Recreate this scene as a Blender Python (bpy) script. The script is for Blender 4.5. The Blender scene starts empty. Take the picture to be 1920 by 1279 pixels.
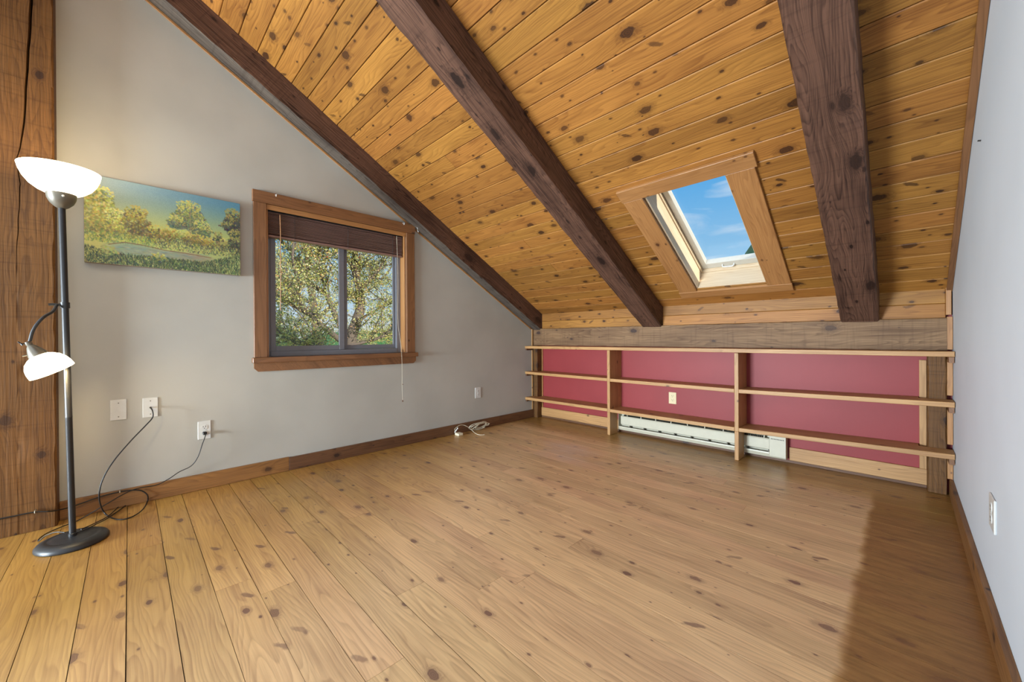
import bpy, bmesh, math, random
import numpy as np
from mathutils import Vector, Matrix

scene = bpy.context.scene
COL = scene.collection

# ------------------------------------------------------------------ camera
FPX, CYP = 726.969, 635.247            # focal length and principal row in the 1920x1279 frame
CAM = Vector((3.31, 0.0, 1.0))
YAW, PITCH, ROLL = math.radians(45.36881), math.radians(-0.11744), math.radians(-0.31375)
_f = Vector((-math.sin(YAW) * math.cos(PITCH), math.cos(YAW) * math.cos(PITCH), math.sin(PITCH)))
_r0 = Vector((math.cos(YAW), math.sin(YAW), 0)); _u0 = _r0.cross(_f)
_r = math.cos(ROLL) * _r0 + math.sin(ROLL) * _u0
_u = -math.sin(ROLL) * _r0 + math.cos(ROLL) * _u0
cd = bpy.data.cameras.new('camera'); cam = bpy.data.objects.new('camera', cd); COL.objects.link(cam)
cd.sensor_width = 36.0; cd.lens = FPX / 1920 * 36.0; cd.shift_y = (CYP - 639.5) / 1920
cd.clip_start = 0.02; cd.clip_end = 2000
cam.matrix_world = Matrix(((_r.x, _u.x, -_f.x, CAM.x), (_r.y, _u.y, -_f.y, CAM.y), (_r.z, _u.z, -_f.z, CAM.z), (0, 0, 0, 1)))
scene.camera = cam

def ray(px, py):
    return _r * ((px - 960) / FPX) + _u * (-(py - CYP) / FPX) + _f
def on_x(px, py, x):
    d = ray(px, py); return CAM + d * ((x - CAM.x) / d.x)
def on_y(px, py, y):
    d = ray(px, py); return CAM + d * ((y - CAM.y) / d.y)
def on_z(px, py, z):
    d = ray(px, py); return CAM + d * ((z - CAM.z) / d.z)

# ------------------------------------------------------------------ world
def srgb(r, g, b):
    def c(v):
        v /= 255.0
        return v / 12.92 if v <= 0.04045 else ((v + 0.055) / 1.055) ** 2.4
    return (c(r), c(g), c(b), 1.0)

world = bpy.data.worlds.new('world'); scene.world = world; world.use_nodes = True
wt = world.node_tree; wt.nodes.clear()
def wn(t, **k):
    n = wt.nodes.new(t)
    for a, v in k.items(): setattr(n, a, v)
    return n
tc = wn('ShaderNodeTexCoord'); sx = wn('ShaderNodeSeparateXYZ'); wt.links.new(tc.outputs['Generated'], sx.inputs[0])
ramp = wn('ShaderNodeValToRGB'); wt.links.new(sx.outputs['Z'], ramp.inputs[0])
e = ramp.color_ramp.elements
e[0].position = 0.0; e[0].color = srgb(226, 234, 240)
e[1].position = 0.75; e[1].color = srgb(66, 140, 212)
k = e.new(0.15); k.color = srgb(160, 208, 240)
k = e.new(0.34); k.color = srgb(96, 176, 234)
mp = wn('ShaderNodeMapping'); mp.inputs['Scale'].default_value = (2.2, 2.2, 13.0); mp.inputs['Rotation'].default_value = (0.0, 0.12, 0.3)
wt.links.new(tc.outputs['Generated'], mp.inputs[0])
cn = wn('ShaderNodeTexNoise'); cn.inputs['Scale'].default_value = 1.7; cn.inputs['Detail'].default_value = 9; cn.inputs['Distortion'].default_value = 0.7
wt.links.new(mp.outputs[0], cn.inputs['Vector'])
cr = wn('ShaderNodeValToRGB'); cr.color_ramp.elements[0].position = 0.5; cr.color_ramp.elements[1].position = 0.78
cr.color_ramp.elements[0].color = (0, 0, 0, 1); cr.color_ramp.elements[1].color = (0.85, 0.85, 0.85, 1)
wt.links.new(cn.outputs['Fac'], cr.inputs[0])
mx = wn('ShaderNodeMixRGB'); mx.inputs[2].default_value = srgb(236, 244, 250)
wt.links.new(cr.outputs[0], mx.inputs[0]); wt.links.new(ramp.outputs[0], mx.inputs[1])
bg = wn('ShaderNodeBackground'); bg.inputs[1].default_value = 0.735; wt.links.new(mx.outputs[0], bg.inputs[0])
wo = wn('ShaderNodeOutputWorld'); wt.links.new(bg.outputs[0], wo.inputs[0])

def light(name, kind, loc, energy, color, **k):
    d = bpy.data.lights.new(name, kind); d.energy = energy; d.color = color
    for a, v in k.items(): setattr(d, a, v)
    o = bpy.data.objects.new(name, d); COL.objects.link(o); o.location = loc
    return o
sun = light('sun', 'SUN', (6, 6, 8), 4.6, (1.0, 0.93, 0.80), angle=0.01)
sun.rotation_euler = Vector((-0.86, 0.04, -0.42)).to_track_quat('-Z', 'Y').to_euler()
# daylight entering by the wide window in the wall behind the camera
day = light('rear_window_daylight', 'AREA', (0.98, -4.27, 0.80), 190, (0.77, 0.90, 1.0), shape='RECTANGLE', size=1.4, size_y=0.86, spread=math.radians(110))
day.rotation_euler = (math.radians(90), 0, 0)

# fill lamp added to brighten floor and right wall, in an unseen roof window
roof_fill = light('rear_roof_fill', 'AREA', (1.75, -1.75, 2.80), 14, (0.80, 0.91, 1.0), shape='RECTANGLE', size=2.2, size_y=0.95)
roof_fill.rotation_euler = (math.radians(29.659), 0, 0)
# fill lamp added to brighten the right wall, in an unseen gable window
gab = light('rear_gable_fill', 'AREA', (0.03, -2.08, 1.45), 30, (0.74, 0.88, 1.0), shape='RECTANGLE', size=1.1, size_y=1.1)
gab.rotation_euler = (math.radians(90), 0, math.radians(-90))
scene.view_settings.view_transform = 'Standard'; scene.view_settings.look = 'None'
scene.view_settings.exposure = 0.42; scene.view_settings.gamma = 1.0
scene.view_settings.use_curve_mapping = False
scene.cycles.use_denoising = True
scene.cycles.max_bounces = 6; scene.cycles.diffuse_bounces = 3; scene.cycles.glossy_bounces = 2; scene.cycles.transparent_max_bounces = 12
scene.cycles.use_adaptive_sampling = True; scene.cycles.adaptive_threshold = 0.025
scene.cycles.sample_clamp_indirect = 6.0

# ------------------------------------------------------------------ materials
def new_mat(name):
    m = bpy.data.materials.new(name); m.use_nodes = True
    nt = m.node_tree; nt.nodes.clear()
    out = nt.nodes.new('ShaderNodeOutputMaterial'); p = nt.nodes.new('ShaderNodeBsdfPrincipled')
    nt.links.new(p.outputs[0], out.inputs[0])
    return m, nt, p, out

class NT:
    """tiny helper to write node maths"""
    def __init__(s, nt): s.nt = nt
    def put(s, sock, v):
        if isinstance(v, bpy.types.NodeSocket): s.nt.links.new(v, sock)
        else: sock.default_value = v
    def math(s, op, a, b=0.0, c=0.0, clamp=False):
        n = s.nt.nodes.new('ShaderNodeMath'); n.operation = op; n.use_clamp = clamp
        s.put(n.inputs[0], a); s.put(n.inputs[1], b); s.put(n.inputs[2], c)
        return n.outputs[0]
    def step(s, v, lo, hi):
        n = s.nt.nodes.new('ShaderNodeMapRange'); n.interpolation_type = 'SMOOTHSTEP'
        s.put(n.inputs[0], v); s.put(n.inputs[1], lo); s.put(n.inputs[2], hi)
        n.inputs[3].default_value = 0.0; n.inputs[4].default_value = 1.0
        return n.outputs[0]
    def mix(s, f, a, b, mode='MIX'):
        n = s.nt.nodes.new('ShaderNodeMixRGB'); n.blend_type = mode
        s.put(n.inputs[0], f); s.put(n.inputs[1], a); s.put(n.inputs[2], b)
        return n.outputs[0]
    def xyz(s, a, b, c):
        n = s.nt.nodes.new('ShaderNodeCombineXYZ'); s.put(n.inputs[0], a); s.put(n.inputs[1], b); s.put(n.inputs[2], c)
        return n.outputs[0]
    def noise(s, vec, scale, detail=3.0, rough=0.5, dist=0.0):
        n = s.nt.nodes.new('ShaderNodeTexNoise'); s.put(n.inputs['Vector'], vec)
        n.inputs['Scale'].default_value = scale; n.inputs['Detail'].default_value = detail
        n.inputs['Roughness'].default_value = rough; n.inputs['Distortion'].default_value = dist
        return n.outputs['Fac']
    def bump(s, h, strength, dist):
        n = s.nt.nodes.new('ShaderNodeBump'); n.inputs['Strength'].default_value = strength; n.inputs['Distance'].default_value = dist
        s.put(n.inputs['Height'], h); return n.outputs[0]

def wood(name, light_c, dark_c, knot_c, rough=0.45, spec=0.5, coat=0.0, knots=1.0, knot_size=1.0, knot_long=1.6,
         grain=0.45, vary=0.35, ring=1.0, sawn=0.0, bump=0.15, small=1.0, patch=None, hue=0.0, spike=0.0):
    """pine board: the board's own x axis runs along the grain; every board takes its own random stretch of wood"""
    m, nt, p, out = new_mat(name); N = NT(nt)
    tcn = nt.nodes.new('ShaderNodeTexCoord'); s = nt.nodes.new('ShaderNodeSeparateXYZ'); nt.links.new(tcn.outputs['Object'], s.inputs[0])
    oi = nt.nodes.new('ShaderNodeObjectInfo'); rnd = oi.outputs['Random']
    X = N.math('ADD', s.outputs[0], N.math('MULTIPLY', rnd, 61.0))
    Y0 = N.math('ADD', s.outputs[1], N.math('MULTIPLY', rnd, 37.3))
    Z0 = s.outputs[2]
    Y = N.math('ADD', Y0, N.math('MULTIPLY', Z0, 0.83))
    # waviness of the grain
    wob = N.math('MULTIPLY', N.math('SUBTRACT', N.noise(N.xyz(X, Y, 0.0), 3.0, 2), 0.5), 0.03)
    Yw = N.math('ADD', Y, wob)
    # knots: two layers of scattered discs
    def knot_layer(cell, off, amount, size):
        v = nt.nodes.new('ShaderNodeTexVoronoi'); v.voronoi_dimensions = '2D'; v.feature = 'F1'
        v.inputs['Scale'].default_value = 1.0
        nt.links.new(N.xyz(N.math('DIVIDE', N.math('ADD', X, off), cell * knot_long), N.math('DIVIDE', N.math('ADD', Y, off * 0.7), cell), 0.0), v.inputs['Vector'])
        c = nt.nodes.new('ShaderNodeSeparateColor'); nt.links.new(v.outputs['Color'], c.inputs[0])
        d = N.math('MULTIPLY', v.outputs['Distance'], cell)
        has = N.math('LESS_THAN', c.outputs[0], amount)
        rad = N.math('MULTIPLY', N.math('ADD', 0.35, N.math('MULTIPLY', c.outputs[1], 0.9)), size)
        wv = N.math('ADD', 1.0, N.math('MULTIPLY', N.math('SUBTRACT', N.noise(N.xyz(X, Y, 3.0), 45.0, 2), 0.5), 0.9))
        q = N.math('DIVIDE', N.math('MULTIPLY', d, wv), rad)
        q = N.math('ADD', q, N.math('MULTIPLY', N.math('SUBTRACT', 1.0, has), 50.0))
        return q, c.outputs[2]
    q1, t1 = knot_layer(0.15, 0.0, 0.55 * knots, 0.0145 * knot_size)
    q2, t2 = knot_layer(0.085, 7.7, 0.34 * knots * small, 0.0052 * knot_size)
    core = N.math('MAXIMUM', N.math('SUBTRACT', 1.0, N.step(q1, 0.82, 1.05)), N.math('SUBTRACT', 1.0, N.step(q2, 0.75, 1.1)))
    if spike > 0:                   # long branch knots cut lengthwise, lying across the grain
        v = nt.nodes.new('ShaderNodeTexVoronoi'); v.voronoi_dimensions = '2D'; v.inputs['Scale'].default_value = 1.0
        A = N.math('ADD', N.math('MULTIPLY', X, 0.86), N.math('MULTIPLY', Y, 0.5)); B = N.math('SUBTRACT', N.math('MULTIPLY', Y, 0.86), N.math('MULTIPLY', X, 0.5))
        nt.links.new(N.xyz(N.math('DIVIDE', A, 0.42), N.math('DIVIDE', B, 0.13), 0.0), v.inputs['Vector'])
        c3 = nt.nodes.new('ShaderNodeSeparateColor'); nt.links.new(v.outputs['Color'], c3.inputs[0])
        wv3 = N.math('ADD', 1.0, N.math('MULTIPLY', N.math('SUBTRACT', N.noise(N.xyz(X, Y, 8.0), 38.0, 3), 0.5), 1.6))
        d3 = N.math('MULTIPLY', v.outputs['Distance'], wv3)
        sp3 = N.math('MULTIPLY', N.math('SUBTRACT', 1.0, N.step(d3, 0.05, 0.10)), N.math('LESS_THAN', c3.outputs[0], 0.30 * spike))
        core = N.math('MAXIMUM', core, N.math('MULTIPLY', sp3, 0.85))
    halo = N.math('MAXIMUM', N.math('SUBTRACT', 1.0, N.step(q1, 0.9, 2.3)), N.math('SUBTRACT', 1.0, N.step(q2, 0.8, 2.2)))
    warp = N.math('MULTIPLY', N.math('DIVIDE', 1.0, N.math('ADD', 1.0, N.math('POWER', q1, 4.0))), 4.5)
    # growth figure
    low = N.noise(N.xyz(N.math('MULTIPLY', X, 0.55), N.math('MULTIPLY', Yw, 5.0), N.math('MULTIPLY', rnd, 9.0)), 1.6, 2, 0.5)
    ph = N.math('ADD', N.math('ADD', N.math('MULTIPLY', low, 17.0 * ring), N.math('MULTIPLY', Yw, 60.0)), warp)
    lines = N.math('FRACT', ph)
    lines = N.math('MULTIPLY', N.math('MULTIPLY', lines, lines), N.math('SUBTRACT', 1.0, N.step(lines, 0.86, 1.0)))
    fine = N.noise(N.xyz(N.math('MULTIPLY', X, 2.2), N.math('MULTIPLY', Yw, 95.0), N.math('MULTIPLY', Z0, 95.0)), 1.0, 3, 0.6)
    fleck = N.step(N.noise(N.xyz(N.math('MULTIPLY', X, 7.0), N.math('MULTIPLY', Yw, 130.0), 5.0), 1.0, 2, 0.6), 0.66, 0.80)
    blotch = N.noise(N.xyz(N.math('MULTIPLY', X, 1.4), N.math('MULTIPLY', Y, 6.0), 2.0), 1.3, 3, 0.55)
    g = N.math('ADD', N.math('MULTIPLY', lines, 0.62), N.math('MULTIPLY', N.step(fine, 0.35, 0.75), 0.5))
    g = N.math('ADD', g, N.math('MULTIPLY', N.step(blotch, 0.35, 0.8), 0.55))
    g = N.math('ADD', g, N.math('MULTIPLY', fleck, 0.45))
    g = N.math('MULTIPLY', g, grain, clamp=True)
    col = N.mix(g, light_c, dark_c)
    col = N.mix(N.math('MULTIPLY', halo, 0.42), col, N.mix(0.55, dark_c, knot_c))
    kc = N.mix(N.math('MULTIPLY', N.math('FRACT', N.math('MULTIPLY', q1, 3.0)), 0.35), knot_c, dark_c)
    col = N.mix(N.math('MULTIPLY', core, N.math('ADD', 0.55, N.math('MULTIPLY', t1, 0.42))), col, kc)
    # board to board difference
    r2 = N.math('FRACT', N.math('MULTIPLY', rnd, 17.77))
    val = N.math('ADD', 1.0 - vary * 0.5, N.math('MULTIPLY', r2, vary))
    hs = nt.nodes.new('ShaderNodeHueSaturation')
    N.put(hs.inputs['Value'], val); N.put(hs.inputs['Color'], col)
    N.put(hs.inputs['Hue'], N.math('ADD', 0.5 - hue * 0.5, N.math('MULTIPLY', N.math('FRACT', N.math('MULTIPLY', rnd, 7.13)), hue)))
    col = hs.outputs[0]
    rg = N.math('ADD', rough, N.math('MULTIPLY', N.math('SUBTRACT', fine, 0.5), 0.18))
    if patch:                       # darker, scuffed strip of floor with a shape of its own (world metres)
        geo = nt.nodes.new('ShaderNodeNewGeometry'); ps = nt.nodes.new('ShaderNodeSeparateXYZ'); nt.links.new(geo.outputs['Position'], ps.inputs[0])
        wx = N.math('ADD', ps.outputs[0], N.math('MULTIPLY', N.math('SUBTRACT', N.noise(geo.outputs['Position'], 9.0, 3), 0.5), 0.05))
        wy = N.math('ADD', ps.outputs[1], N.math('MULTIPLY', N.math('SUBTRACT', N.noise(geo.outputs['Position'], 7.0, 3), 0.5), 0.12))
        dark_strip = N.math('MULTIPLY', N.step(wx, 3.15, 3.19), N.math('SUBTRACT', 1.0, N.step(wy, 3.00, 3.13)))
        strip_tone = N.noise(N.xyz(N.math('MULTIPLY', ps.outputs[0], 9.0), N.math('MULTIPLY', ps.outputs[1], 30.0), 0.0), 1.0, 4, 0.65)
        dk = N.mix(N.step(strip_tone, 0.35, 0.7), srgb(160, 112, 68), srgb(118, 78, 48))
        col = N.mix(N.math('MULTIPLY', dark_strip, 0.58), col, dk)
        scuff = N.math('MULTIPLY', dark_strip, N.step(N.noise(geo.outputs['Position'], 42.0, 5, 0.75), 0.66, 0.80))
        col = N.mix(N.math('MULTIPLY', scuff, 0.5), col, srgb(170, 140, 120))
        # the middle of the floor is paler and less saturated than its borders
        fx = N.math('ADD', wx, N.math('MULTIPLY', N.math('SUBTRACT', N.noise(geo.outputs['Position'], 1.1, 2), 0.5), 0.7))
        mid_mask = N.math('MULTIPLY', N.step(N.math('ADD', fx, N.math('MULTIPLY', wy, 0.55)), 0.9, 2.4), N.math('SUBTRACT', 1.0, N.step(wy, 3.1, 3.5)))
        mid_mask = N.math('MULTIPLY', mid_mask, N.math('SUBTRACT', 1.0, N.step(wx, 3.15, 3.19)))
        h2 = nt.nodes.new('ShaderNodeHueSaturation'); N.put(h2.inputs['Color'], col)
        N.put(h2.inputs['Value'], N.math('ADD', 1.0, N.math('MULTIPLY', mid_mask, 1.08))); N.put(h2.inputs['Saturation'], N.math('SUBTRACT', 1.0, N.math('MULTIPLY', mid_mask, 0.26)))
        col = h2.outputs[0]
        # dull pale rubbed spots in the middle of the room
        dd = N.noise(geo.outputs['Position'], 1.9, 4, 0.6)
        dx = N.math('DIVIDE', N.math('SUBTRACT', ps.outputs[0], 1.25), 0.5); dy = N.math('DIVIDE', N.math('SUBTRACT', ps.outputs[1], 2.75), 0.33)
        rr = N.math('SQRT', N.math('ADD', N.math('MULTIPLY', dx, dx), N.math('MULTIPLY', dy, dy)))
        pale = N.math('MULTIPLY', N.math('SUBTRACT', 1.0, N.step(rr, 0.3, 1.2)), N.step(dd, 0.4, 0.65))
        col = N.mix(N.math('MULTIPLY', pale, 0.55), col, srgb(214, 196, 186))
        rg = N.math('ADD', rg, N.math('MULTIPLY', dark_strip, 0.18))
    if sawn > 0:                    # rough-sawn cross marks
        sw = N.noise(N.xyz(N.math('MULTIPLY', X, 55.0), N.math('MULTIPLY', Y, 2.5), N.math('MULTIPLY', Z0, 2.5)), 1.0, 3, 0.6)
        col = N.mix(N.math('MULTIPLY', N.step(sw, 0.5, 0.75), sawn), col, dark_c)
        sp = N.step(N.noise(N.xyz(N.math('MULTIPLY', X, 30.0), N.math('MULTIPLY', Y, 60.0), N.math('MULTIPLY', Z0, 60.0)), 1.0, 3), 0.68, 0.8)
        col = N.mix(N.math('MULTIPLY', sp, sawn * 0.55), col, light_c)
    N.put(p.inputs['Base Color'], col); N.put(p.inputs['Roughness'], rg)
    p.inputs['Specular IOR Level'].default_value = spec
    p.inputs['Coat Weight'].default_value = coat; p.inputs['Coat Roughness'].default_value = 0.22
    hb_ = N.noise(N.xyz(N.math('MULTIPLY', X, 3.0), N.math('MULTIPLY', Y, 90.0), N.math('MULTIPLY', Z0, 90.0)), 1.0, 2, 0.6)
    N.put(p.inputs['Normal'], N.bump(hb_, bump, 0.004))
    return m

def paint(name, c, rough=0.6, bump=0.08, scale=60.0, mottle=0.05, spec=0.35):
    m, nt, p, out = new_mat(name); N = NT(nt)
    tcn = nt.nodes.new('ShaderNodeTexCoord'); o = tcn.outputs['Object']
    a = N.noise(o, 2.3, 3); dark = tuple(v * (1 - mottle * 2) for v in c[:3]) + (1,)
    N.put(p.inputs['Base Color'], N.mix(N.step(a, 0.3, 0.75), c, dark)); p.inputs['Roughness'].default_value = rough
    p.inputs['Specular IOR Level'].default_value = spec
    N.put(p.inputs['Normal'], N.bump(N.noise(o, scale, 3), bump, 0.003))
    return m

def plain(name, c, rough=0.5, metal=0.0, emit=None, es=0.0, spec=0.5):
    m, nt, p, out = new_mat(name); N = NT(nt)
    tcn = nt.nodes.new('ShaderNodeTexCoord')
    n = N.noise(tcn.outputs['Object'], 35.0, 3)
    N.put(p.inputs['Base Color'], N.mix(n, c, tuple(v * 0.88 for v in c[:3]) + (1,)))
    N.put(p.inputs['Roughness'], N.math('ADD', rough - 0.05, N.math('MULTIPLY', n, 0.1)))
    p.inputs['Metallic'].default_value = metal; p.inputs['Specular IOR Level'].default_value = spec
    if emit: p.inputs['Emission Color'].default_value = emit; p.inputs['Emission Strength'].default_value = es
    return m

def glass_mat(name, tint, refl=0.06):
    m, nt, p, out = new_mat(name); nt.nodes.remove(p); N = NT(nt)
    t = nt.nodes.new('ShaderNodeBsdfTransparent'); t.inputs[0].default_value = tint
    g = nt.nodes.new('ShaderNodeBsdfGlossy'); g.inputs['Roughness'].default_value = 0.03
    lw = nt.nodes.new('ShaderNodeLayerWeight'); lw.inputs[0].default_value = 0.5
    fr = N.math('ADD', 0.02, N.math('MULTIPLY', N.math('POWER', lw.outputs['Facing'], 5.0), 0.5))
    ms = nt.nodes.new('ShaderNodeMixShader'); nt.links.new(fr, ms.inputs[0])
    nt.links.new(t.outputs[0], ms.inputs[1]); nt.links.new(g.outputs[0], ms.inputs[2]); nt.links.new(ms.outputs[0], out.inputs[0])
    return m

MAT = {}
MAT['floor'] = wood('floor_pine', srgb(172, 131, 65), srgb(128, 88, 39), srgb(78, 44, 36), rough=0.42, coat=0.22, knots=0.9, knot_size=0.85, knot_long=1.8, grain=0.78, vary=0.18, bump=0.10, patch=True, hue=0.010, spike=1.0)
MAT['ceil'] = wood('ceiling_pine', srgb(176, 122, 58), srgb(110, 66, 29), srgb(46, 28, 22), rough=0.5, spec=0.3, knots=1.05, knot_size=1.25, knot_long=1.7, grain=0.70, vary=0.34, bump=0.12, hue=0.008, spike=0.7)
MAT['beam'] = wood('dark_beam_timber', srgb(112, 80, 64), srgb(46, 28, 22), srgb(30, 18, 15), rough=0.6, spec=0.3, knots=0.5, knot_size=1.5, knot_long=2.2, grain=0.95, vary=0.1, ring=1.6, sawn=0.30, bump=0.55)
MAT['greybeam'] = wood('weathered_grey_timber', srgb(108, 98, 88), srgb(60, 50, 45), srgb(40, 32, 30), rough=0.7, spec=0.2, knots=0.3, grain=0.9, vary=0.05, sawn=0.4, bump=0.4)
MAT['plate'] = wood('plate_beam_timber', srgb(144, 112, 80), srgb(88, 62, 42), srgb(60, 46, 44), rough=0.6, spec=0.3, knots=0.42, knot_size=1.25, knot_long=1.7, grain=0.8, vary=0.06, ring=1.3, sawn=0.35, bump=0.4, small=0.4)
MAT['post'] = wood('post_timber', srgb(116, 78, 38), srgb(66, 40, 17), srgb(42, 24, 18), rough=0.6, spec=0.3, knots=0.5, knot_size=1.6, knot_long=1.5, grain=0.8, vary=0.06, ring=1.2, sawn=0.45, bump=0.4, small=0.5)
MAT['casing'] = wood('stained_casing', srgb(142, 98, 62), srgb(94, 60, 36), srgb(40, 22, 20), rough=0.45, knots=0.35, knot_size=1.0, knot_long=1.6, grain=0.7, vary=0.12, bump=0.12)
MAT['skycase'] = wood('skylight_casing', srgb(184, 132, 80), srgb(138, 90, 50), srgb(60, 32, 26), rough=0.45, knots=0.4, grain=0.65, vary=0.12, bump=0.1)
MAT['skyjamb'] = wood('pale_pine_jamb', srgb(226, 206, 176), srgb(192, 160, 122), srgb(150, 110, 80), rough=0.4, knots=0.2, grain=0.5, vary=0.06, bump=0.05)
MAT['shelf'] = wood('shelf_pine', srgb(196, 150, 96), srgb(146, 102, 60), srgb(76, 44, 30), rough=0.5, knots=0.25, knot_size=0.8, grain=0.7, vary=0.12, bump=0.12)
MAT['base'] = wood('baseboard_pine', srgb(150, 104, 56), srgb(100, 64, 34), srgb(44, 26, 20), rough=0.5, knots=0.4, grain=0.75, vary=0.12, bump=0.12)
MAT['basedark'] = wood('dark_baseboard', srgb(112, 76, 48), srgb(72, 44, 28), srgb(34, 20, 16), rough=0.5, knots=0.5, grain=0.8, vary=0.12, bump=0.15)
MAT['blind'] = wood('dark_blind_slat', srgb(146, 114, 104), srgb(84, 60, 54), srgb(40, 24, 20), rough=0.4, knots=0.0, grain=0.6, vary=0.2, bump=0.05)
MAT['deck'] = paint('dark_subfloor', srgb(46, 28, 18), 0.9)
MAT['wall'] = paint('grey_white_wall_paint', srgb(186, 183, 174), 0.55)
MAT['wallr'] = paint('sky_tinted_wall_paint', srgb(228, 237, 246), 0.55, mottle=0.02)  # bluish cast of sky light on the right wall, put into the colour
MAT['red'] = paint('red_wall_paint', srgb(150, 56, 57), 0.5, mottle=0.05)
MAT['plate_white'] = plain('white_plastic', srgb(222, 221, 216), 0.35)
MAT['almond'] = plain('almond_plastic', srgb(226, 208, 164), 0.35)
MAT['slot'] = plain('dark_slot', srgb(25, 22, 20), 0.6)
MAT['black'] = plain('black_metal', srgb(40, 40, 42), 0.42)
MAT['grey_metal'] = plain('grey_metal', srgb(112, 106, 94), 0.38, 0.3)
MAT['cord'] = plain('black_cord', srgb(22, 20, 20), 0.45)
MAT['white_cord'] = plain('white_cord', srgb(226, 216, 190), 0.5)
MAT['alu'] = plain('grey_window_vinyl', srgb(122, 122, 128), 0.4)
MAT['heater'] = plain('cream_heater_enamel', srgb(206, 200, 178), 0.4)
MAT['fin'] = plain('heater_fins', srgb(92, 88, 78), 0.45, 0.6)
MAT['steel'] = plain('white_metal', srgb(230, 230, 226), 0.3)
MAT['canvas_side'] = plain('canvas_edge', srgb(150, 138, 128), 0.8)
MAT['shade'] = plain('lit_glass_shade', srgb(250, 246, 232), 0.3, emit=(1.0, 0.84, 0.55, 1), es=4.2)
MAT['shade2'] = plain('lit_reading_shade', srgb(250, 244, 226), 0.3, emit=(1.0, 0.80, 0.46, 1), es=9.0)
MAT['pane'] = glass_mat('window_glass', (0.97, 0.98, 0.98, 1))
MAT['pane_sky'] = glass_mat('skylight_glass', (0.98, 0.99, 1.0, 1))

# ------------------------------------------------------------------ mesh helpers
def obj(name, me, mat, parent=None):
    o = bpy.data.objects.new(name, me); COL.objects.link(o)
    if mat is not None and not me.materials: me.materials.append(mat)
    if parent is not None: attach(o, parent)
    return o
def attach(o, parent):
    o.parent = parent
    o.matrix_parent_inverse = PM[parent.name].inverted() if parent.name in PM else Matrix()
PM = {}
def tag(o, label=None, cat=None, group=None, kind=None):
    if label: o['label'] = label
    if cat: o['category'] = cat
    if group: o['group'] = group
    if kind: o['kind'] = kind
    return o
def empty(name, loc=(0, 0, 0), **k):
    o = bpy.data.objects.new(name, None); COL.objects.link(o); o.location = loc
    o.empty_display_size = 0.1
    PM[o.name] = Matrix.Translation(Vector(loc))
    return tag(o, **k)
def from_bm(bm, smooth=False, angle=None):
    me = bpy.data.meshes.new('mesh'); bm.normal_update(); bm.to_mesh(me); bm.free()
    if smooth:
        for pl in me.polygons: pl.use_smooth = True
        if angle: me.set_sharp_from_angle(angle=math.radians(angle))
    return me
_cache = {}
def box_mesh(L, W, T, bev, mat):
    key = (round(L, 4), round(W, 4), round(T, 4), bev, mat.name)
    if key not in _cache:
        bm = bmesh.new(); bmesh.ops.create_cube(bm, size=1.0)
        bmesh.ops.scale(bm, vec=(L, W, T), verts=bm.verts)
        if bev > 0: bmesh.ops.bevel(bm, geom=list(bm.edges), offset=bev, segments=1, affect='EDGES')
        me = from_bm(bm); me.materials.append(mat); _cache[key] = me
    return _cache[key]
def board(name, c, L, W, T, xd, yd, mat, parent=None, bev=0.0015):
    """box with local x = length (grain), y = width, z = thickness"""
    xd = Vector(xd).normalized(); yd = Vector(yd); yd = (yd - xd * yd.dot(xd)).normalized(); zd = xd.cross(yd)
    o = bpy.data.objects.new(name, box_mesh(L, W, T, bev, mat)); COL.objects.link(o)
    c = Vector(c)
    o.matrix_world = Matrix(((xd.x, yd.x, zd.x, c.x), (xd.y, yd.y, zd.y, c.y), (xd.z, yd.z, zd.z, c.z), (0, 0, 0, 1)))
    if parent is not None: attach(o, parent)
    return o
def box(name, x0, x1, y0, y1, z0, z1, mat, parent=None, bev=0.0015):
    """axis-aligned board; grain runs along its longest side"""
    d = [x1 - x0, y1 - y0, z1 - z0]; c = ((x0 + x1) / 2, (y0 + y1) / 2, (z0 + z1) / 2)
    ax = [Vector((1, 0, 0)), Vector((0, 1, 0)), Vector((0, 0, 1))]
    order = sorted(range(3), key=lambda i: -d[i])
    return board(name, c, d[order[0]], d[order[1]], d[order[2]], ax[order[0]], ax[order[1]], mat, parent, bev)
def prism(name, poly, axis, a0, a1, mat, parent=None):
    """polygon (list of 2-D points) extruded along x, y or z"""
    bm = bmesh.new()
    def P(p, a): return {'x': (a, p[0], p[1]), 'y': (p[0], a, p[1]), 'z': (p[0], p[1], a)}[axis]
    v0 = [bm.verts.new(P(p, a0)) for p in poly]; v1 = [bm.verts.new(P(p, a1)) for p in poly]
    bm.faces.new(v0); bm.faces.new(v1[::-1]); n = len(poly)
    for i in range(n): bm.faces.new((v0[i], v1[i], v1[(i + 1) % n], v0[(i + 1) % n]))
    bmesh.ops.recalc_face_normals(bm, faces=bm.faces)
    return obj(name, from_bm(bm), mat, parent)
def multi_prism(name, parts, mat, parent=None):
    bm = bmesh.new()
    for poly, axis, a0, a1 in parts:
        def P(p, a): return {'x': (a, p[0], p[1]), 'y': (p[0], a, p[1]), 'z': (p[0], p[1], a)}[axis]
        v0 = [bm.verts.new(P(p, a0)) for p in poly]; v1 = [bm.verts.new(P(p, a1)) for p in poly]
        bm.faces.new(v0); bm.faces.new(v1[::-1]); n = len(poly)
        for i in range(n): bm.faces.new((v0[i], v1[i], v1[(i + 1) % n], v0[(i + 1) % n]))
    bmesh.ops.recalc_face_normals(bm, faces=bm.faces)
    return obj(name, from_bm(bm), mat, parent)
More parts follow.
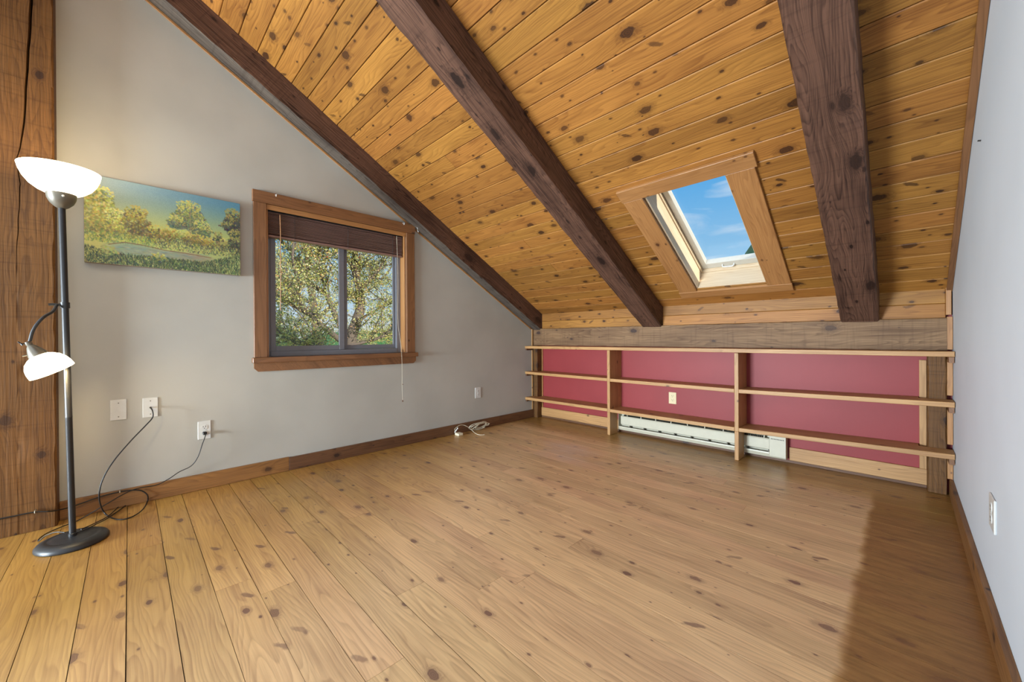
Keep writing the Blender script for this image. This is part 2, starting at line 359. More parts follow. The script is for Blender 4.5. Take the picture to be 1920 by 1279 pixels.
def smooth_path(pts, n=8):
    pts = [Vector(p) for p in pts]; out = []
    q = [pts[0] * 2 - pts[1]] + pts + [pts[-1] * 2 - pts[-2]]
    for i in range(1, len(q) - 2):
        for k in range(n):
            t = k / n; a, b, c, d = q[i - 1], q[i], q[i + 1], q[i + 2]
            out.append(0.5 * ((2 * b) + (c - a) * t + (2 * a - 5 * b + 4 * c - d) * t * t + (3 * b - a - 3 * c + d) * t ** 3))
    out.append(pts[-1]); return out
def tube_bm(bm, pts, rad, sides=8, caps=True):
    pts = [Vector(p) for p in pts]; rings = []
    rads = rad if isinstance(rad, (list, tuple)) else [rad] * len(pts)
    t = (pts[1] - pts[0]).normalized(); n = t.orthogonal().normalized()
    for i, p in enumerate(pts):
        t = (pts[min(i + 1, len(pts) - 1)] - pts[max(i - 1, 0)])
        if t.length < 1e-9: t = Vector((0, 0, 1))
        t.normalize(); n = n - t * n.dot(t)
        n = n.normalized() if n.length > 1e-6 else t.orthogonal().normalized()
        b = t.cross(n)
        rings.append([bm.verts.new(p + (n * math.cos(2 * math.pi * k / sides) + b * math.sin(2 * math.pi * k / sides)) * rads[i]) for k in range(sides)])
    for r0, r1 in zip(rings, rings[1:]):
        for k in range(sides): bm.faces.new((r0[k], r0[(k + 1) % sides], r1[(k + 1) % sides], r1[k]))
    if caps: bm.faces.new(rings[0][::-1]); bm.faces.new(rings[-1])
def tube(name, pts, rad, mat, parent=None, sides=8, n=8, smooth=True):
    bm = bmesh.new(); tube_bm(bm, smooth_path(pts, n) if smooth else pts, rad, sides)
    return obj(name, from_bm(bm, True, 50), mat, parent)
def lathe(name, prof, mat, parent=None, origin=(0, 0, 0), axis=(0, 0, 1), seg=40, closed=False):
    """profile of (radius, height) spun about an axis"""
    bm = bmesh.new(); ax = Vector(axis).normalized(); n = ax.orthogonal().normalized(); b = ax.cross(n); o = Vector(origin); rings = []
    for r, h in prof:
        if r < 1e-6: rings.append([bm.verts.new(o + ax * h)])
        else: rings.append([bm.verts.new(o + ax * h + (n * math.cos(2 * math.pi * k / seg) + b * math.sin(2 * math.pi * k / seg)) * r) for k in range(seg)])
    for r0, r1 in zip(rings, rings[1:]):
        for k in range(seg):
            k2 = (k + 1) % seg
            if len(r0) == 1 and len(r1) == 1: continue
            if len(r0) == 1: bm.faces.new((r0[0], r1[k2], r1[k]))
            elif len(r1) == 1: bm.faces.new((r0[k], r0[k2], r1[0]))
            else: bm.faces.new((r0[k], r0[k2], r1[k2], r1[k]))
    bmesh.ops.recalc_face_normals(bm, faces=bm.faces)
    return obj(name, from_bm(bm, True, 40), mat, parent)

# ------------------------------------------------------------------ measures of the room
SL = math.radians(29.659); CS, SN = math.cos(SL), math.sin(SL)
WC = 2.942                     # ceiling boards: distance along the roof normal
WB = 2.757                     # underside of the rafters
XR = 3.522                     # right wall
YB = 3.725                     # back (knee) wall
YRIDGE = -0.39
YREAR = -4.35
def roof(x, u, w):             # roof coordinates -> world
    return Vector((x, u * CS + w * SN, -u * SN + w * CS))
ROOF_U = Vector((0, CS, -SN)); ROOF_N = Vector((0, SN, CS))
def zroof(y, w): return (w - y * SN) / CS
ZRIDGE = zroof(YRIDGE, WC)
def zrear(y, w): return zroof(2 * YRIDGE - y, w)

# ------------------------------------------------------------------ floor
random.seed(4)
floor = tag(prism('floor', [(-0.15, YREAR - 0.15), (XR + 0.15, YREAR - 0.15), (XR + 0.15, YB + 0.15), (-0.15, YB + 0.15)], 'z', -0.22, -0.016, MAT['deck']), kind='structure')
FP = 0.12445; y = -0.262 - 33 * FP; row = 0
gap = 0.0021
while y < YB - 0.005:
    y1 = min(y + FP, YB)
    cuts = [0.003]; x = random.uniform(0.5, 2.6)
    if abs((y + y1) / 2 - 0.54) < 0.05: x = 2.205
    while x < XR - 0.5:
        cuts.append(x); x += random.uniform(1.6, 3.0)
    cuts.append(XR - 0.003)
    for a, b in zip(cuts, cuts[1:]):
        dz = random.uniform(-0.0001, 0.0001)
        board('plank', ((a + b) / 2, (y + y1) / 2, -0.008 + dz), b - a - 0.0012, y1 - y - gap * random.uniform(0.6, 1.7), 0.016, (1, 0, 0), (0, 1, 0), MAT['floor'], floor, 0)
    y = y1; row += 1

# ------------------------------------------------------------------ ceiling: deck with skylight hole + planks between the rafters
OX0, OX1, OU0, OU1 = 2.052, 2.578, 1.192, 2.325
UR = YRIDGE * CS - ZRIDGE * SN
bm = bmesh.new()
def roof_block(bm, x0, x1, u0, u1, w0, w1):
    vs = [bm.verts.new(roof(x, u, w)) for w in (w0, w1) for u in (u0, u1) for x in (x0, x1)]
    for f in ((0, 2, 3, 1), (4, 5, 7, 6), (0, 1, 5, 4), (2, 6, 7, 3), (0, 4, 6, 2), (1, 3, 7, 5)): bm.faces.new([vs[i] for i in f])
D0, D1 = WC + 0.02, 3.10
for a in ((-0.35, OX0, UR, 3.05), (OX1, XR + 0.3, UR, 3.05), (OX0, OX1, UR, OU0), (OX0, OX1, OU1, 3.05)): roof_block(bm, *a, D0, D1)
bmesh.ops.recalc_face_normals(bm, faces=bm.faces)
ceiling = tag(obj('ceiling', from_bm(bm), MAT['deck']), kind='structure')
BEAMS = ((0.0, 0.128), (1.470, 1.668), (2.988, 3.188))
bays = ((0.10, 1.50), (1.64, 3.02), (3.16, XR - 0.004))
CP = 0.12465
for k in range(0, 37):
    u1 = 2.562 - k * CP; u0 = u1 - CP
    if u1 < UR: break
    for bi, (xa, xb) in enumerate(bays):
        spans = [(xa, xb)]
        if bi == 1 and u1 > OU0 + 0.01 and u0 < OU1 - 0.02: spans = [(xa, OX0 - 0.002), (OX1 + 0.002, xb)]
        if bi == 0 and k in (6, 9, 17): spans = [(xa, 0.78 + 0.05 * (k % 4)), (0.7815 + 0.05 * (k % 4), xb)]
        for a, b in spans:
            dw = random.uniform(0, 0.0015)
            board('plank', roof((a + b) / 2, (u0 + u1) / 2, WC + 0.01 + dw), b - a, CP - 0.0032, 0.02, (1, 0, 0), ROOF_U, MAT['ceil'], ceiling, 0.0036)
# far slope behind the camera, with a roof window added for the fill lamp
bm = bmesh.new()
def rear_block(bm, x0, x1, y0, y1, w0=WC, w1=D1):
    vs = [bm.verts.new((x, yy, zrear(yy, w))) for w in (w0, w1) for yy in (y0, y1) for x in (x0, x1)]
    for f in ((0, 2, 3, 1), (4, 5, 7, 6), (0, 1, 5, 4), (2, 6, 7, 3), (0, 4, 6, 2), (1, 3, 7, 5)): bm.faces.new([vs[i] for i in f])
RX0, RX1, RY0, RY1 = 0.6, 2.9, -2.2, -1.3
for a in ((-0.35, RX0, YREAR - 0.3, YRIDGE), (RX1, XR + 0.3, YREAR - 0.3, YRIDGE), (RX0, RX1, YREAR - 0.3, RY0), (RX0, RX1, RY1, YRIDGE)): rear_block(bm, *a)
bmesh.ops.recalc_face_normals(bm, faces=bm.faces)
tag(obj('ceiling_rear', from_bm(bm), MAT['ceil']), kind='structure')
w4 = empty('window_added_4', (1.75, -1.75, zrear(-1.75, WC)), kind='structure')
for nm, a in (('frame_side', (RX0 - 0.08, RX0, RY0 - 0.08, RY1 + 0.08)), ('frame_side', (RX1, RX1 + 0.08, RY0 - 0.08, RY1 + 0.08)), ('frame_head', (RX0, RX1, RY1, RY1 + 0.08)), ('frame_sill', (RX0, RX1, RY0 - 0.08, RY0))):
    bm = bmesh.new(); rear_block(bm, *a, WC - 0.02, WC - 0.001); bmesh.ops.recalc_face_normals(bm, faces=bm.faces); obj(nm, from_bm(bm), MAT['skycase'], w4)
bm = bmesh.new(); rear_block(bm, RX0, RX1, RY0, RY1, D1 - 0.02, D1 - 0.014); obj('pane', from_bm(bm), MAT['pane'], w4)

# ------------------------------------------------------------------ walls
WY0, WY1, WZ0, WZ1 = 0.722, 1.862, 0.866, 2.002      # opening of the left window
zt = lambda y: zroof(y, 3.0)
ridge_t = zroof(YRIDGE, 3.0)
multi = [([(YREAR - 0.1, -0.2), (-2.65, -0.2), (-2.65, zrear(-2.65, 3.0)), (YREAR - 0.1, zrear(YREAR - 0.1, 3.0))], 'x', -0.14, 0.0),
         ([(-2.65, -0.2), (-1.51, -0.2), (-1.51, WZ0), (-2.65, WZ0)], 'x', -0.14, 0.0),
         ([(-2.65, WZ1), (-1.51, WZ1), (-1.51, zrear(-1.51, 3.0)), (-2.65, zrear(-2.65, 3.0))], 'x', -0.14, 0.0),
         ([(-1.51, -0.2), (YRIDGE, -0.2), (YRIDGE, ridge_t), (-1.51, zrear(-1.51, 3.0))], 'x', -0.14, 0.0),
         ([(YRIDGE, -0.2), (WY0, -0.2), (WY0, zt(WY0)), (YRIDGE, ridge_t)], 'x', -0.14, 0.0),
         ([(WY0, -0.2), (WY1, -0.2), (WY1, WZ0), (WY0, WZ0)], 'x', -0.14, 0.0),
         ([(WY0, WZ1), (WY1, WZ1), (WY1, zt(WY1)), (WY0, zt(WY0))], 'x', -0.14, 0.0),
         ([(WY1, -0.2), (YB + 0.14, -0.2), (YB + 0.14, zt(YB + 0.14)), (WY1, zt(WY1))], 'x', -0.14, 0.0)]
tag(multi_prism('wall_left', multi, MAT['wall']), kind='structure')
tag(multi_prism('wall_right', [([(YREAR - 0.1, -0.2), (YB + 0.14, -0.2), (YB + 0.14, zt(YB + 0.14)), (YRIDGE, ridge_t), (YREAR - 0.1, zrear(YREAR - 0.1, 3.0))], 'x', XR, XR + 0.12)], MAT['wallr']), kind='structure')
tag(box('wall_back', -0.14, XR + 0.12, YB, YB + 0.14, -0.2, 1.36, MAT['red'], bev=0), kind='structure')
# wall behind the camera with its wide window opening
RZ0, RZ1 = 0.32, 1.26
tag(multi_prism('wall_rear', [([(-0.1, a[2]), (XR + 0.1, a[2]), (XR + 0.1, a[3]), (-0.1, a[3])] if a[0] is None else [(a[0], a[2]), (a[1], a[2]), (a[1], a[3]), (a[0], a[3])], 'y', YREAR - 0.12, YREAR)
     for a in ((None, None, -0.2, RZ0), (None, None, RZ1, 1.45), (-0.1, 0.25, RZ0, RZ1), (3.25, XR + 0.1, RZ0, RZ1))], MAT['wallr']), kind='structure')
w3 = empty('window_3', (1.75, YREAR, RZ0), kind='structure')
for nm, a in (('frame', (0.25, 3.25, RZ0, RZ0 + 0.05)), ('frame', (0.25, 3.25, RZ1 - 0.05, RZ1)), ('frame', (0.25, 0.30, RZ0 + 0.05, RZ1 - 0.05)), ('frame', (3.20, 3.25, RZ0 + 0.05, RZ1 - 0.05)), ('mullion', (1.72, 1.78, RZ0 + 0.05, RZ1 - 0.05))):
    box(nm, a[0], a[1], YREAR - 0.1, YREAR - 0.05, a[2], a[3], MAT['alu'], w3)
for a in ((0.30, 1.72), (1.78, 3.20)): box('pane', a[0], a[1], YREAR - 0.078, YREAR - 0.072, RZ0 + 0.05, RZ1 - 0.05, MAT['pane'], w3, 0)
w5 = empty('window_added_5', (0.0, -2.08, WZ0), kind='structure')  # unseen gable window, added to hold the fill lamp
for nm, a in (('side_casing', (0.0, 0.02, -2.73, -2.65, WZ0, WZ1)), ('side_casing', (0.0, 0.02, -1.51, -1.43, WZ0, WZ1)), ('head_casing', (0.0, 0.02, -2.73, -1.43, WZ1, WZ1 + 0.08)), ('stool', (0.0, 0.04, -2.73, -1.43, WZ0 - 0.04, WZ0))):
    box(nm, *a, MAT['casing'], w5)
box('pane', -0.1, -0.094, -2.65, -1.51, WZ0, WZ1, MAT['pane'], w5, 0)
# baseboards
def sbox(name, *a, kind='structure', mat=None, bev=0.0015):
    return tag(box(name, *a, MAT[mat], None, bev), kind=kind)
bl = empty('baseboard_left', (0.01, 1.0, 0), kind='structure')
box('board', 0.0, 0.02, -0.28, 0.86, 0.001, 0.103, MAT['base'], bl)
box('board', 0.0, 0.02, 0.8615, 3.632, 0.001, 0.098, MAT['basedark'], bl)
sbox('baseboard_right', XR - 0.019, XR, -1.2, 3.645, 0.001, 0.10, mat='base')
bb = empty('baseboard_back', (1.0, YB, 0), kind='structure')
box('board', 0.08, 1.165, YB - 0.018, YB, 0.022, 0.125, MAT['shelf'], bb)
box('board', 2.667, 3.41, YB - 0.018, YB, 0.022, 0.125, MAT['shelf'], bb)
box('base_strip', 0.08, 3.41, YB - 0.012, YB, 0.0, 0.021, MAT['basedark'], bb)
# strips of trim
sbox('trim_1', 0.0, 0.012, 3.612, 3.632, 0.1, 1.112, mat='shelf')                          # left wall corner strip
t = board('trim_2', roof(XR - 0.014, (UR + 2.572) / 2, WC - 0.007), 2.572 - UR, 0.026, 0.014, ROOF_U, (1, 0, 0), MAT['casing'], None); tag(t, kind='structure')
t = board('trim_3', roof(0.004, (UR + 2.58) / 2, WB - 0.008), 2.58 - UR, 0.008, 0.016, ROOF_U, (1, 0, 0), MAT['skycase'], None); tag(t, kind='structure')
t4 = empty('trim_4', (1.75, 3.68, 1.112), kind='structure')
for z0, z1 in ((1.1125, 1.2035), (1.2045, 1.30)):
    for xa, xb in ((0.10, 1.49), (1.65, 3.0), (3.175, XR - 0.03)):
        box('board', xa, xb, 3.672 + random.uniform(0, 0.002), 3.694, z0, z1, MAT['ceil'], t4, 0.003)
box('end_strip', XR - 0.03, XR - 0.006, 3.662, 3.69, 1.13, 1.31, MAT['skycase'], t4)
t5 = empty('trim_5', (3.51, 3.64, 0.0), kind='structure')
for z0, z1 in ((0.102, 0.235), (0.318, 0.535), (0.625, 0.852), (0.912, 1.118)):
    box('strip', 3.4955, XR - 0.002, 3.645, 3.668, z0, z1, MAT['skycase'], t5, 0.001)
t6 = empty('trim_6', (0.1, 3.71, 0.0), kind='structure')
box('strip', 0.083, 0.098, YB - 0.014, YB, 0.126, 0.86, MAT['skycase'], t6, 0.001)
box('strip', 3.376, 3.409, YB - 0.020, YB, 0.126, 0.84, MAT['shelf'], t6, 0.001)

# ------------------------------------------------------------------ timbers
def timber(name, c, L, W, T, xd, yd, mat, amp=0.003, seed=0, wane=0.0):
    """a heavy sawn beam: subdivided box with slightly wandering, chipped edges"""
    rg = random.Random(seed)
    n = max(4, int(L / 0.06)); bm = bmesh.new(); rings = []
    prof = [(-.5, -.5), (0, -.5), (.5, -.5), (.5, 0), (.5, .5), (0, .5), (-.5, .5), (-.5, 0)]
    ch = 0.004
    offs = {}
    for i in range(n + 1):
        x = -L / 2 + L * i / n; ring = []
        for j, (a, b) in enumerate(prof):
            corner = abs(a) == .5 and abs(b) == .5
            pts = [(a * W, b * T)]
            if corner:
                c1 = ch * rg.uniform(0.5, 2.2)
                sa, sb = math.copysign(1, a), math.copysign(1, b)
                p1 = (a * W - sa * c1, b * T); p2 = (a * W, b * T - sb * c1)
                order = {(-.5, -.5): (p2, p1), (.5, -.5): (p1, p2), (.5, .5): (p2, p1), (-.5, .5): (p1, p2)}[(a, b)]
                pts = list(order)
            for (yy, zz) in pts:
                ring.append(bm.verts.new((x, yy + rg.uniform(-amp, amp) * (0 if i in (0, n) else 1) * 0.5, zz + rg.uniform(-amp, amp) * 0.5 * (0 if i in (0, n) else 1))))
        rings.append(ring)
    m = len(rings[0])
    for r0, r1 in zip(rings, rings[1:]):
        for k_ in range(m): bm.faces.new((r0[k_], r0[(k_ + 1) % m], r1[(k_ + 1) % m], r1[k_]))
    bm.faces.new(rings[0][::-1]); bm.faces.new(rings[-1])
    bmesh.ops.recalc_face_normals(bm, faces=bm.faces)
    o = obj(name, from_bm(bm, True, 28), mat)
    xd = Vector(xd).normalized(); yd = Vector(yd).normalized(); zd = xd.cross(yd); c = Vector(c)
    o.matrix_world = Matrix(((xd.x, yd.x, zd.x, c.x), (xd.y, yd.y, zd.y, c.y), (xd.z, yd.z, zd.z, c.z), (0, 0, 0, 1)))
    return o
def rafter(x0, x1, label, seed, grey_under=False):
    # sloping timber, cut plumb where it lands on the plate
    bm = bmesh.new(); rg = random.Random(seed); u_end_b, u_end_t = None, None
    yend = 3.675
    # end of rafter: bottom edge reaches the plate top, end face is vertical at yend
    ub = (yend - WB * SN) / CS; ut = (yend - WC * SN) / CS
    us = UR - 0.02; n = 75; W = x1 - x0; rings = []; xc = (x0 + x1) / 2; H = WC - WB; wc = (WC + WB) / 2
    uo = (us + ub) / 2
    for i in range(n + 1):
        t_ = i / n; ring = []
        def q(dx, w):
            ue = ub + (ut - ub) * (w - WB) / H
            u = us + (ue - us) * t_
            j = 0 if i in (0, n) else 1
            return bm.verts.new((u - uo, dx + rg.uniform(-1, 1) * 0.0016 * j, (w - wc) + rg.uniform(-1, 1) * 0.0012 * j))
        c1, c2 = rg.uniform(0.003, 0.011), rg.uniform(0.003, 0.011)
        for dx, w in ((-W / 2, WC), (-W / 2, wc), (-W / 2, WB + c1), (-W / 2 + c1, WB), (0, WB), (W / 2 - c2, WB), (W / 2, WB + c2), (W / 2, wc), (W / 2, WC)): ring.append(q(dx, w))
        rings.append(ring)
    m = len(rings[0])
    for r0, r1 in zip(rings, rings[1:]):
        for k_ in range(m): bm.faces.new((r0[k_], r0[(k_ + 1) % m], r1[(k_ + 1) % m], r1[k_]))
    bm.faces.new(rings[0][::-1]); bm.faces.new(rings[-1])
    bmesh.ops.recalc_face_normals(bm, faces=bm.faces)
    me = from_bm(bm, True, 25); me.materials.append(MAT['beam'])
    if grey_under:                                  # weathered grey underside
        me.materials.append(MAT['greybeam'])
        for pl in me.polygons:
            if pl.normal.z < -0.4: pl.material_index = 1
    o = obj('ceiling_beam', me, None)
    c = roof(xc, uo, wc); xd, yd, zd = ROOF_U, Vector((1, 0, 0)), ROOF_N
    o.matrix_world = Matrix(((xd.x, yd.x, zd.x, c.x), (xd.y, yd.y, zd.y, c.y), (xd.z, yd.z, zd.z, c.z), (0, 0, 0, 1)))
    return tag(o, label, 'beam', 'sloping rafters')
rafter(0.009, 0.128, 'dark brown sloping rafter running along the grey gable wall above the window', 1, True)
rafter(*BEAMS[1], 'dark brown sloping rafter between the gable wall rafter and the skylight', 2)
rafter(*BEAMS[2], 'dark brown sloping rafter between the skylight and the white wall', 3)
tag(timber('plate_beam', (XR / 2 - 0.012, 3.6875, 1.0085), XR - 0.028, 0.208, 0.092, (1, 0, 0), (0, 0, 1), MAT['plate'], 0.002, 5), 'weathered brown horizontal timber resting above the red wall and bookshelf', 'beam')
def cracked_post():
    rg = random.Random(6); z0, z1, y0, y1, x0, x1 = 0.001, 3.31, -0.512, -0.2815, 0.001, 0.101
    path = [on_x(*p_, x1) for p_ in ((30, 545), (30.5, 500), (33, 440), (38, 345), (31, 296), (38, 278), (44, 240), (50, 150), (55, 60), (59, 0))]
    zs_ = [p_.z for p_ in path]; ys_ = [p_.y for p_ in path]; wd_ = [0.0, 0.002, 0.0035, 0.004, 0.003, 0.005, 0.007, 0.009, 0.011, 0.012]
    zs_ += [3.305]; ys_ += [ys_[-1] + 0.01]; wd_ += [0.012]
    lv = sorted(set(list(np.linspace(z0, z1, 60)) + zs_)); bm = bmesh.new(); rings = []
    zc, yc, xc = (z0 + z1) / 2, (y0 + y1) / 2, (x0 + x1) / 2
    for z in lv:
        cy_ = float(np.interp(z, zs_, ys_)) + rg.uniform(-0.0012, 0.0012); w = float(np.interp(z, zs_, wd_)) if z > zs_[0] else 0.0
        w = max(w, 0.0003); dp = 0.045 if w > 0.0006 else 0.0004
        c_ = rg.uniform(0.003, 0.009); j_ = lambda: rg.uniform(-0.0012, 0.0012)
        prof = [(x0, y0), (x1 - c_, y0), (x1, y0 + c_), (x1 + j_(), cy_ - w / 2 - 0.05), (x1 + j_(), cy_ - w / 2), (x1 - dp, cy_), (x1 + j_(), cy_ + w / 2), (x1 + j_(), (cy_ + y1) / 2), (x1, y1 - c_ - 0.001), (x1 - c_, y1), (x0, y1)]
        rings.append([bm.verts.new((z - zc, y_ - yc, -(x - xc))) for x, y_ in prof])
    m = len(rings[0])
    for r0, r1 in zip(rings, rings[1:]):
        for k_ in range(m): bm.faces.new((r0[k_], r0[(k_ + 1) % m], r1[(k_ + 1) % m], r1[k_]))
    bm.faces.new(rings[0][::-1]); bm.faces.new(rings[-1]); bmesh.ops.recalc_face_normals(bm, faces=bm.faces)
    o = obj('timber_post', from_bm(bm, True, 28), MAT['post'])
    o.matrix_world = Matrix(((0, 0, -1, xc), (0, 1, 0, yc), (1, 0, 0, zc), (0, 0, 0, 1)))
    return o
tag(cracked_post(), 'wide rough-sawn brown timber post with a long crack behind the floor lamp', 'post')
tag(timber('corner_post', (0.047, 3.678, 0.452), 0.902, 0.062, 0.092, (0, 0, 1), (1, 0, 0), MAT['post'], 0.002, 7), 'narrow brown timber post at bookshelf end beside the grey gable wall', 'post')
tag(timber('corner_post', (3.4525, 3.683, 0.452), 0.902, 0.084, 0.083, (0, 0, 1), (1, 0, 0), MAT['post'], 0.002, 8), 'brown timber post at bookshelf end beside the white wall', 'post')

# ------------------------------------------------------------------ left window
w1 = empty('window_1', (0.0, (WY0 + WY1) / 2, WZ0), kind='structure')
box('head_casing', 0.0, 0.026, 0.634, 1.952, 1.998, 2.083, MAT['casing'], w1, 0.003)
box('side_casing', 0.0, 0.020, 0.640, 0.722, 0.868, 1.997, MAT['casing'], w1, 0.002)
box('side_casing', 0.0, 0.020, 1.862, 1.946, 0.868, 1.997, MAT['casing'], w1, 0.002)
box('stool', -0.06, 0.040, 0.628, 1.970, 0.828, 0.867, MAT['casing'], w1, 0.004)
prism('apron', [(0.640, 0.8275), (1.955, 0.8275), (1.955, 0.79), (1.93, 0.765), (0.665, 0.765), (0.640, 0.79)], 'x', 0.0, 0.018, MAT['casing'], w1)
box('reveal', -0.135, -0.001, WY0 + 0.0005, WY0 + 0.014, 0.868, 1.999, MAT['skycase'], w1, 0.001)
box('reveal', -0.135, -0.001, WY1 - 0.014, WY1 - 0.0005, 0.868, 1.999, MAT['skycase'], w1, 0.001)
box('reveal', -0.135, -0.001, WY0 + 0.015, WY1 - 0.015, 1.985, 1.999, MAT['skycase'], w1, 0.001)
FX0, FX1 = -0.128, -0.078
ya, yb, za, zb = WY0 + 0.015, WY1 - 0.015, 0.868, 1.984
box('frame_side', FX0, FX1, ya, ya + 0.028, za, zb, MAT['alu'], w1, 0.002)
box('frame_side', FX0, FX1, yb - 0.040, yb, za, zb, MAT['alu'], w1, 0.002)
box('frame_sill', FX0, FX1 + 0.004, ya + 0.028, yb - 0.040, za, za + 0.040, MAT['alu'], w1, 0.002)
box('frame_head', FX0, FX1, ya + 0.028, yb - 0.040, zb - 0.035, zb, MAT['alu'], w1, 0.002)
def sash(y0, y1, xo, st0, st1):
    s = empty('sash', (xo, (y0 + y1) / 2, za + 0.04)); attach(s, w1)
    z0, z1 = za + 0.041, zb - 0.036
    box('stile', xo, xo + 0.018, y0, y0 + st0, z0, z1, MAT['alu'], s, 0.002)
    box('stile', xo, xo + 0.018, y1 - st1, y1, z0, z1, MAT['alu'], s, 0.002)
    box('rail', xo, xo + 0.018, y0 + st0, y1 - st1, z0, z0 + 0.038, MAT['alu'], s, 0.002)
    box('rail', xo, xo + 0.018, y0 + st0, y1 - st1, z1 - 0.038, z1, MAT['alu'], s, 0.002)
    box('pane', xo + 0.007, xo + 0.011, y0 + st0 - 0.005, y1 - st1 + 0.005, z0 + 0.033, z1 - 0.033, MAT['pane'], s, 0)
sash(ya + 0.029, 1.320, FX1 - 0.021, 0.036, 0.044)
sash(1.300, yb - 0.041, FX1 - 0.046, 0.056, 0.020)

# wooden blind pulled up
bx = -0.045
bl_ = empty('window_blind', (bx, 1.29, 1.77), label='dark brown wooden slat blind pulled up at top of the window', cat='blind')
box('head_rail', bx - 0.02, bx + 0.022, 0.742, 1.842, 1.953, 1.984, MAT['slot'], bl_, 0.001)
box('valance', 0.0055, 0.0135, 0.724, 1.860, 1.958, 1.9965, MAT['skycase'], bl_, 0.002)
nsl = 17
for i in range(nsl):
    z = 1.790 + i * (1.948 - 1.790) / (nsl - 1)
    board('slat', (bx + random.uniform(-0.001, 0.001), 1.290, z), 1.095, 0.050, 0.0032, (0, 1, 0), (1, 0, 0.22 + random.uniform(-0.05, 0.05)), MAT['blind'], bl_, 0.0005)
box('bottom_rail', bx - 0.025, bx + 0.025, 0.743, 1.838, 1.766, 1.782, MAT['blind'], bl_, 0.003)
for yy in (0.92, 1.33, 1.74):
    tube('ladder_cord', [(bx + 0.028, yy, 1.955), (bx + 0.0285, yy, 1.86), (bx + 0.0275, yy, 1.768)], 0.0012, MAT['cord'], bl_, 6)
xw = 0.016
wd = [on_x(*p_, xw) for p_ in ((525, 403), (526, 440), (526, 480), (526.5, 530), (526, 582))]
tube('tilt_wand', wd, 0.0032, MAT['skycase'], bl_, 6, 3)
lc = [on_x(px_, py_, 0.043) for px_, py_ in ((746, 442), (748, 520), (746, 600), (752, 650), (754, 690), (754, 724), (755, 752))]
lc[0].x = 0.02; lc[1].x = 0.025
tube('lift_cord', lc, 0.0014, MAT['white_cord'], bl_, 6)
lathe('cord_tassel', [(0.0, 0.011), (0.003, 0.010), (0.0065, 0.0), (0.005, -0.008), (0, -0.010)], MAT['basedark'], bl_, tuple(lc[-1]))
lathe('cord_stop', [(0.0, 0.006), (0.0045, 0.003), (0.0045, -0.004), (0, -0.006)], MAT['basedark'], bl_, tuple(on_x(755, 721, 0.043)))

# small cup hooks
def hook(p, d, label):
    p = Vector(p); d = Vector(d).normalized(); up = Vector((0, 0, 1)); s = d.cross(up)
    pts = [p, p + d * 0.014, p + d * 0.018 - up * 0.010, p + d * 0.026 - up * 0.017, p + d * 0.034 - up * 0.012, p + d * 0.035 - up * 0.002]
    o = tube('cup_hook', pts, 0.0018, MAT['steel'], None, 6)
    tag(o, label, 'hook', 'cup hooks above the window')
hook(on_x(516, 366, 0.026), (1, 0, 0), 'small pale cup hook screwed into window head casing near the painting')
hook(on_x(755, 419, 0.026), (1, 0, 0), 'small pale cup hook screwed into window head casing beside the rafter')
def on_w(px, py, w):
    d = ray(px, py); return CAM + d * ((w - CAM.dot(ROOF_N)) / d.dot(ROOF_N))
hb = on_w(782, 427, WB)
hook(hb + Vector((0, 0, 0.002)), (0.3, 0.2, -1), 'small pale hook screwed into underside of the rafter above window')

# ------------------------------------------------------------------ skylight
w2 = empty('window_2', tuple(roof(2.315, 1.76, WC)), kind='structure')
def rboard(name, x0, x1, u0, u1, w0, w1, mat, parent, bev=0.0015):
    c = roof((x0 + x1) / 2, (u0 + u1) / 2, (w0 + w1) / 2); dx, du, dw = x1 - x0, u1 - u0, w1 - w0
    dims = sorted(((dx, Vector((1, 0, 0))), (du, ROOF_U), (dw, ROOF_N)), key=lambda a: -a[0])
    return board(name, c, dims[0][0], dims[1][0], dims[2][0], dims[0][1], dims[1][1], mat, parent, bev)
rboard('head_casing', 1.908, 2.738, 1.098, 1.200, WC - 0.022, WC - 0.001, MAT['skycase'], w2, 0.002)
rboard('side_casing', 1.914, 2.056, 1.201, 2.326, WC - 0.020, WC - 0.001, MAT['skycase'], w2, 0.002)
rboard('side_casing', 2.574, 2.724, 1.201, 2.326, WC - 0.020, WC - 0.001, MAT['skycase'], w2, 0.002)
rboard('sill_casing', 1.904, 2.728, 2.327, 2.412, WC - 0.022, WC - 0.001, MAT['skycase'], w2, 0.002)
J0, J1 = WC - 0.012, 3.105
rboard('jamb', OX0 + 0.001, OX0 + 0.016, OU0 + 0.001, OU1 - 0.001, J0 + 0.02, J1, MAT['skyjamb'], w2)
rboard('jamb', OX1 - 0.016, OX1 - 0.001, OU0 + 0.001, OU1 - 0.001, J0 + 0.02, J1, MAT['skyjamb'], w2)
rboard('jamb', OX0 + 0.017, OX1 - 0.017, OU0 + 0.001, OU0 + 0.016, J0 + 0.02, J1, MAT['skyjamb'], w2)
rboard('jamb', OX0 + 0.017, OX1 - 0.017, OU1 - 0.016, OU1 - 0.001, J0 + 0.02, J1, MAT['skyjamb'], w2)
fx0, fx1, fu0, fu1 = OX0 + 0.004, OX1 - 0.004, OU0 + 0.004, OU1 - 0.004
FW = 0.022
for nm, a in (('frame_side', (fx0 - 0.03, fx0 + FW, fu0 - 0.03, fu1 + 0.03)), ('frame_side', (fx1 - FW, fx1 + 0.03, fu0 - 0.03, fu1 + 0.03)),
              ('frame_head', (fx0 + FW, fx1 - FW, fu0 - 0.03, fu0 + FW)), ('frame_sill', (fx0 + FW, fx1 - FW, fu1 - FW, fu1 + 0.03))):
    rboard(nm, *a, 3.106, 3.19, MAT['skyjamb'], w2)
sk = empty('sash', tuple(roof(2.315, 1.76, 3.17))); attach(sk, w2)
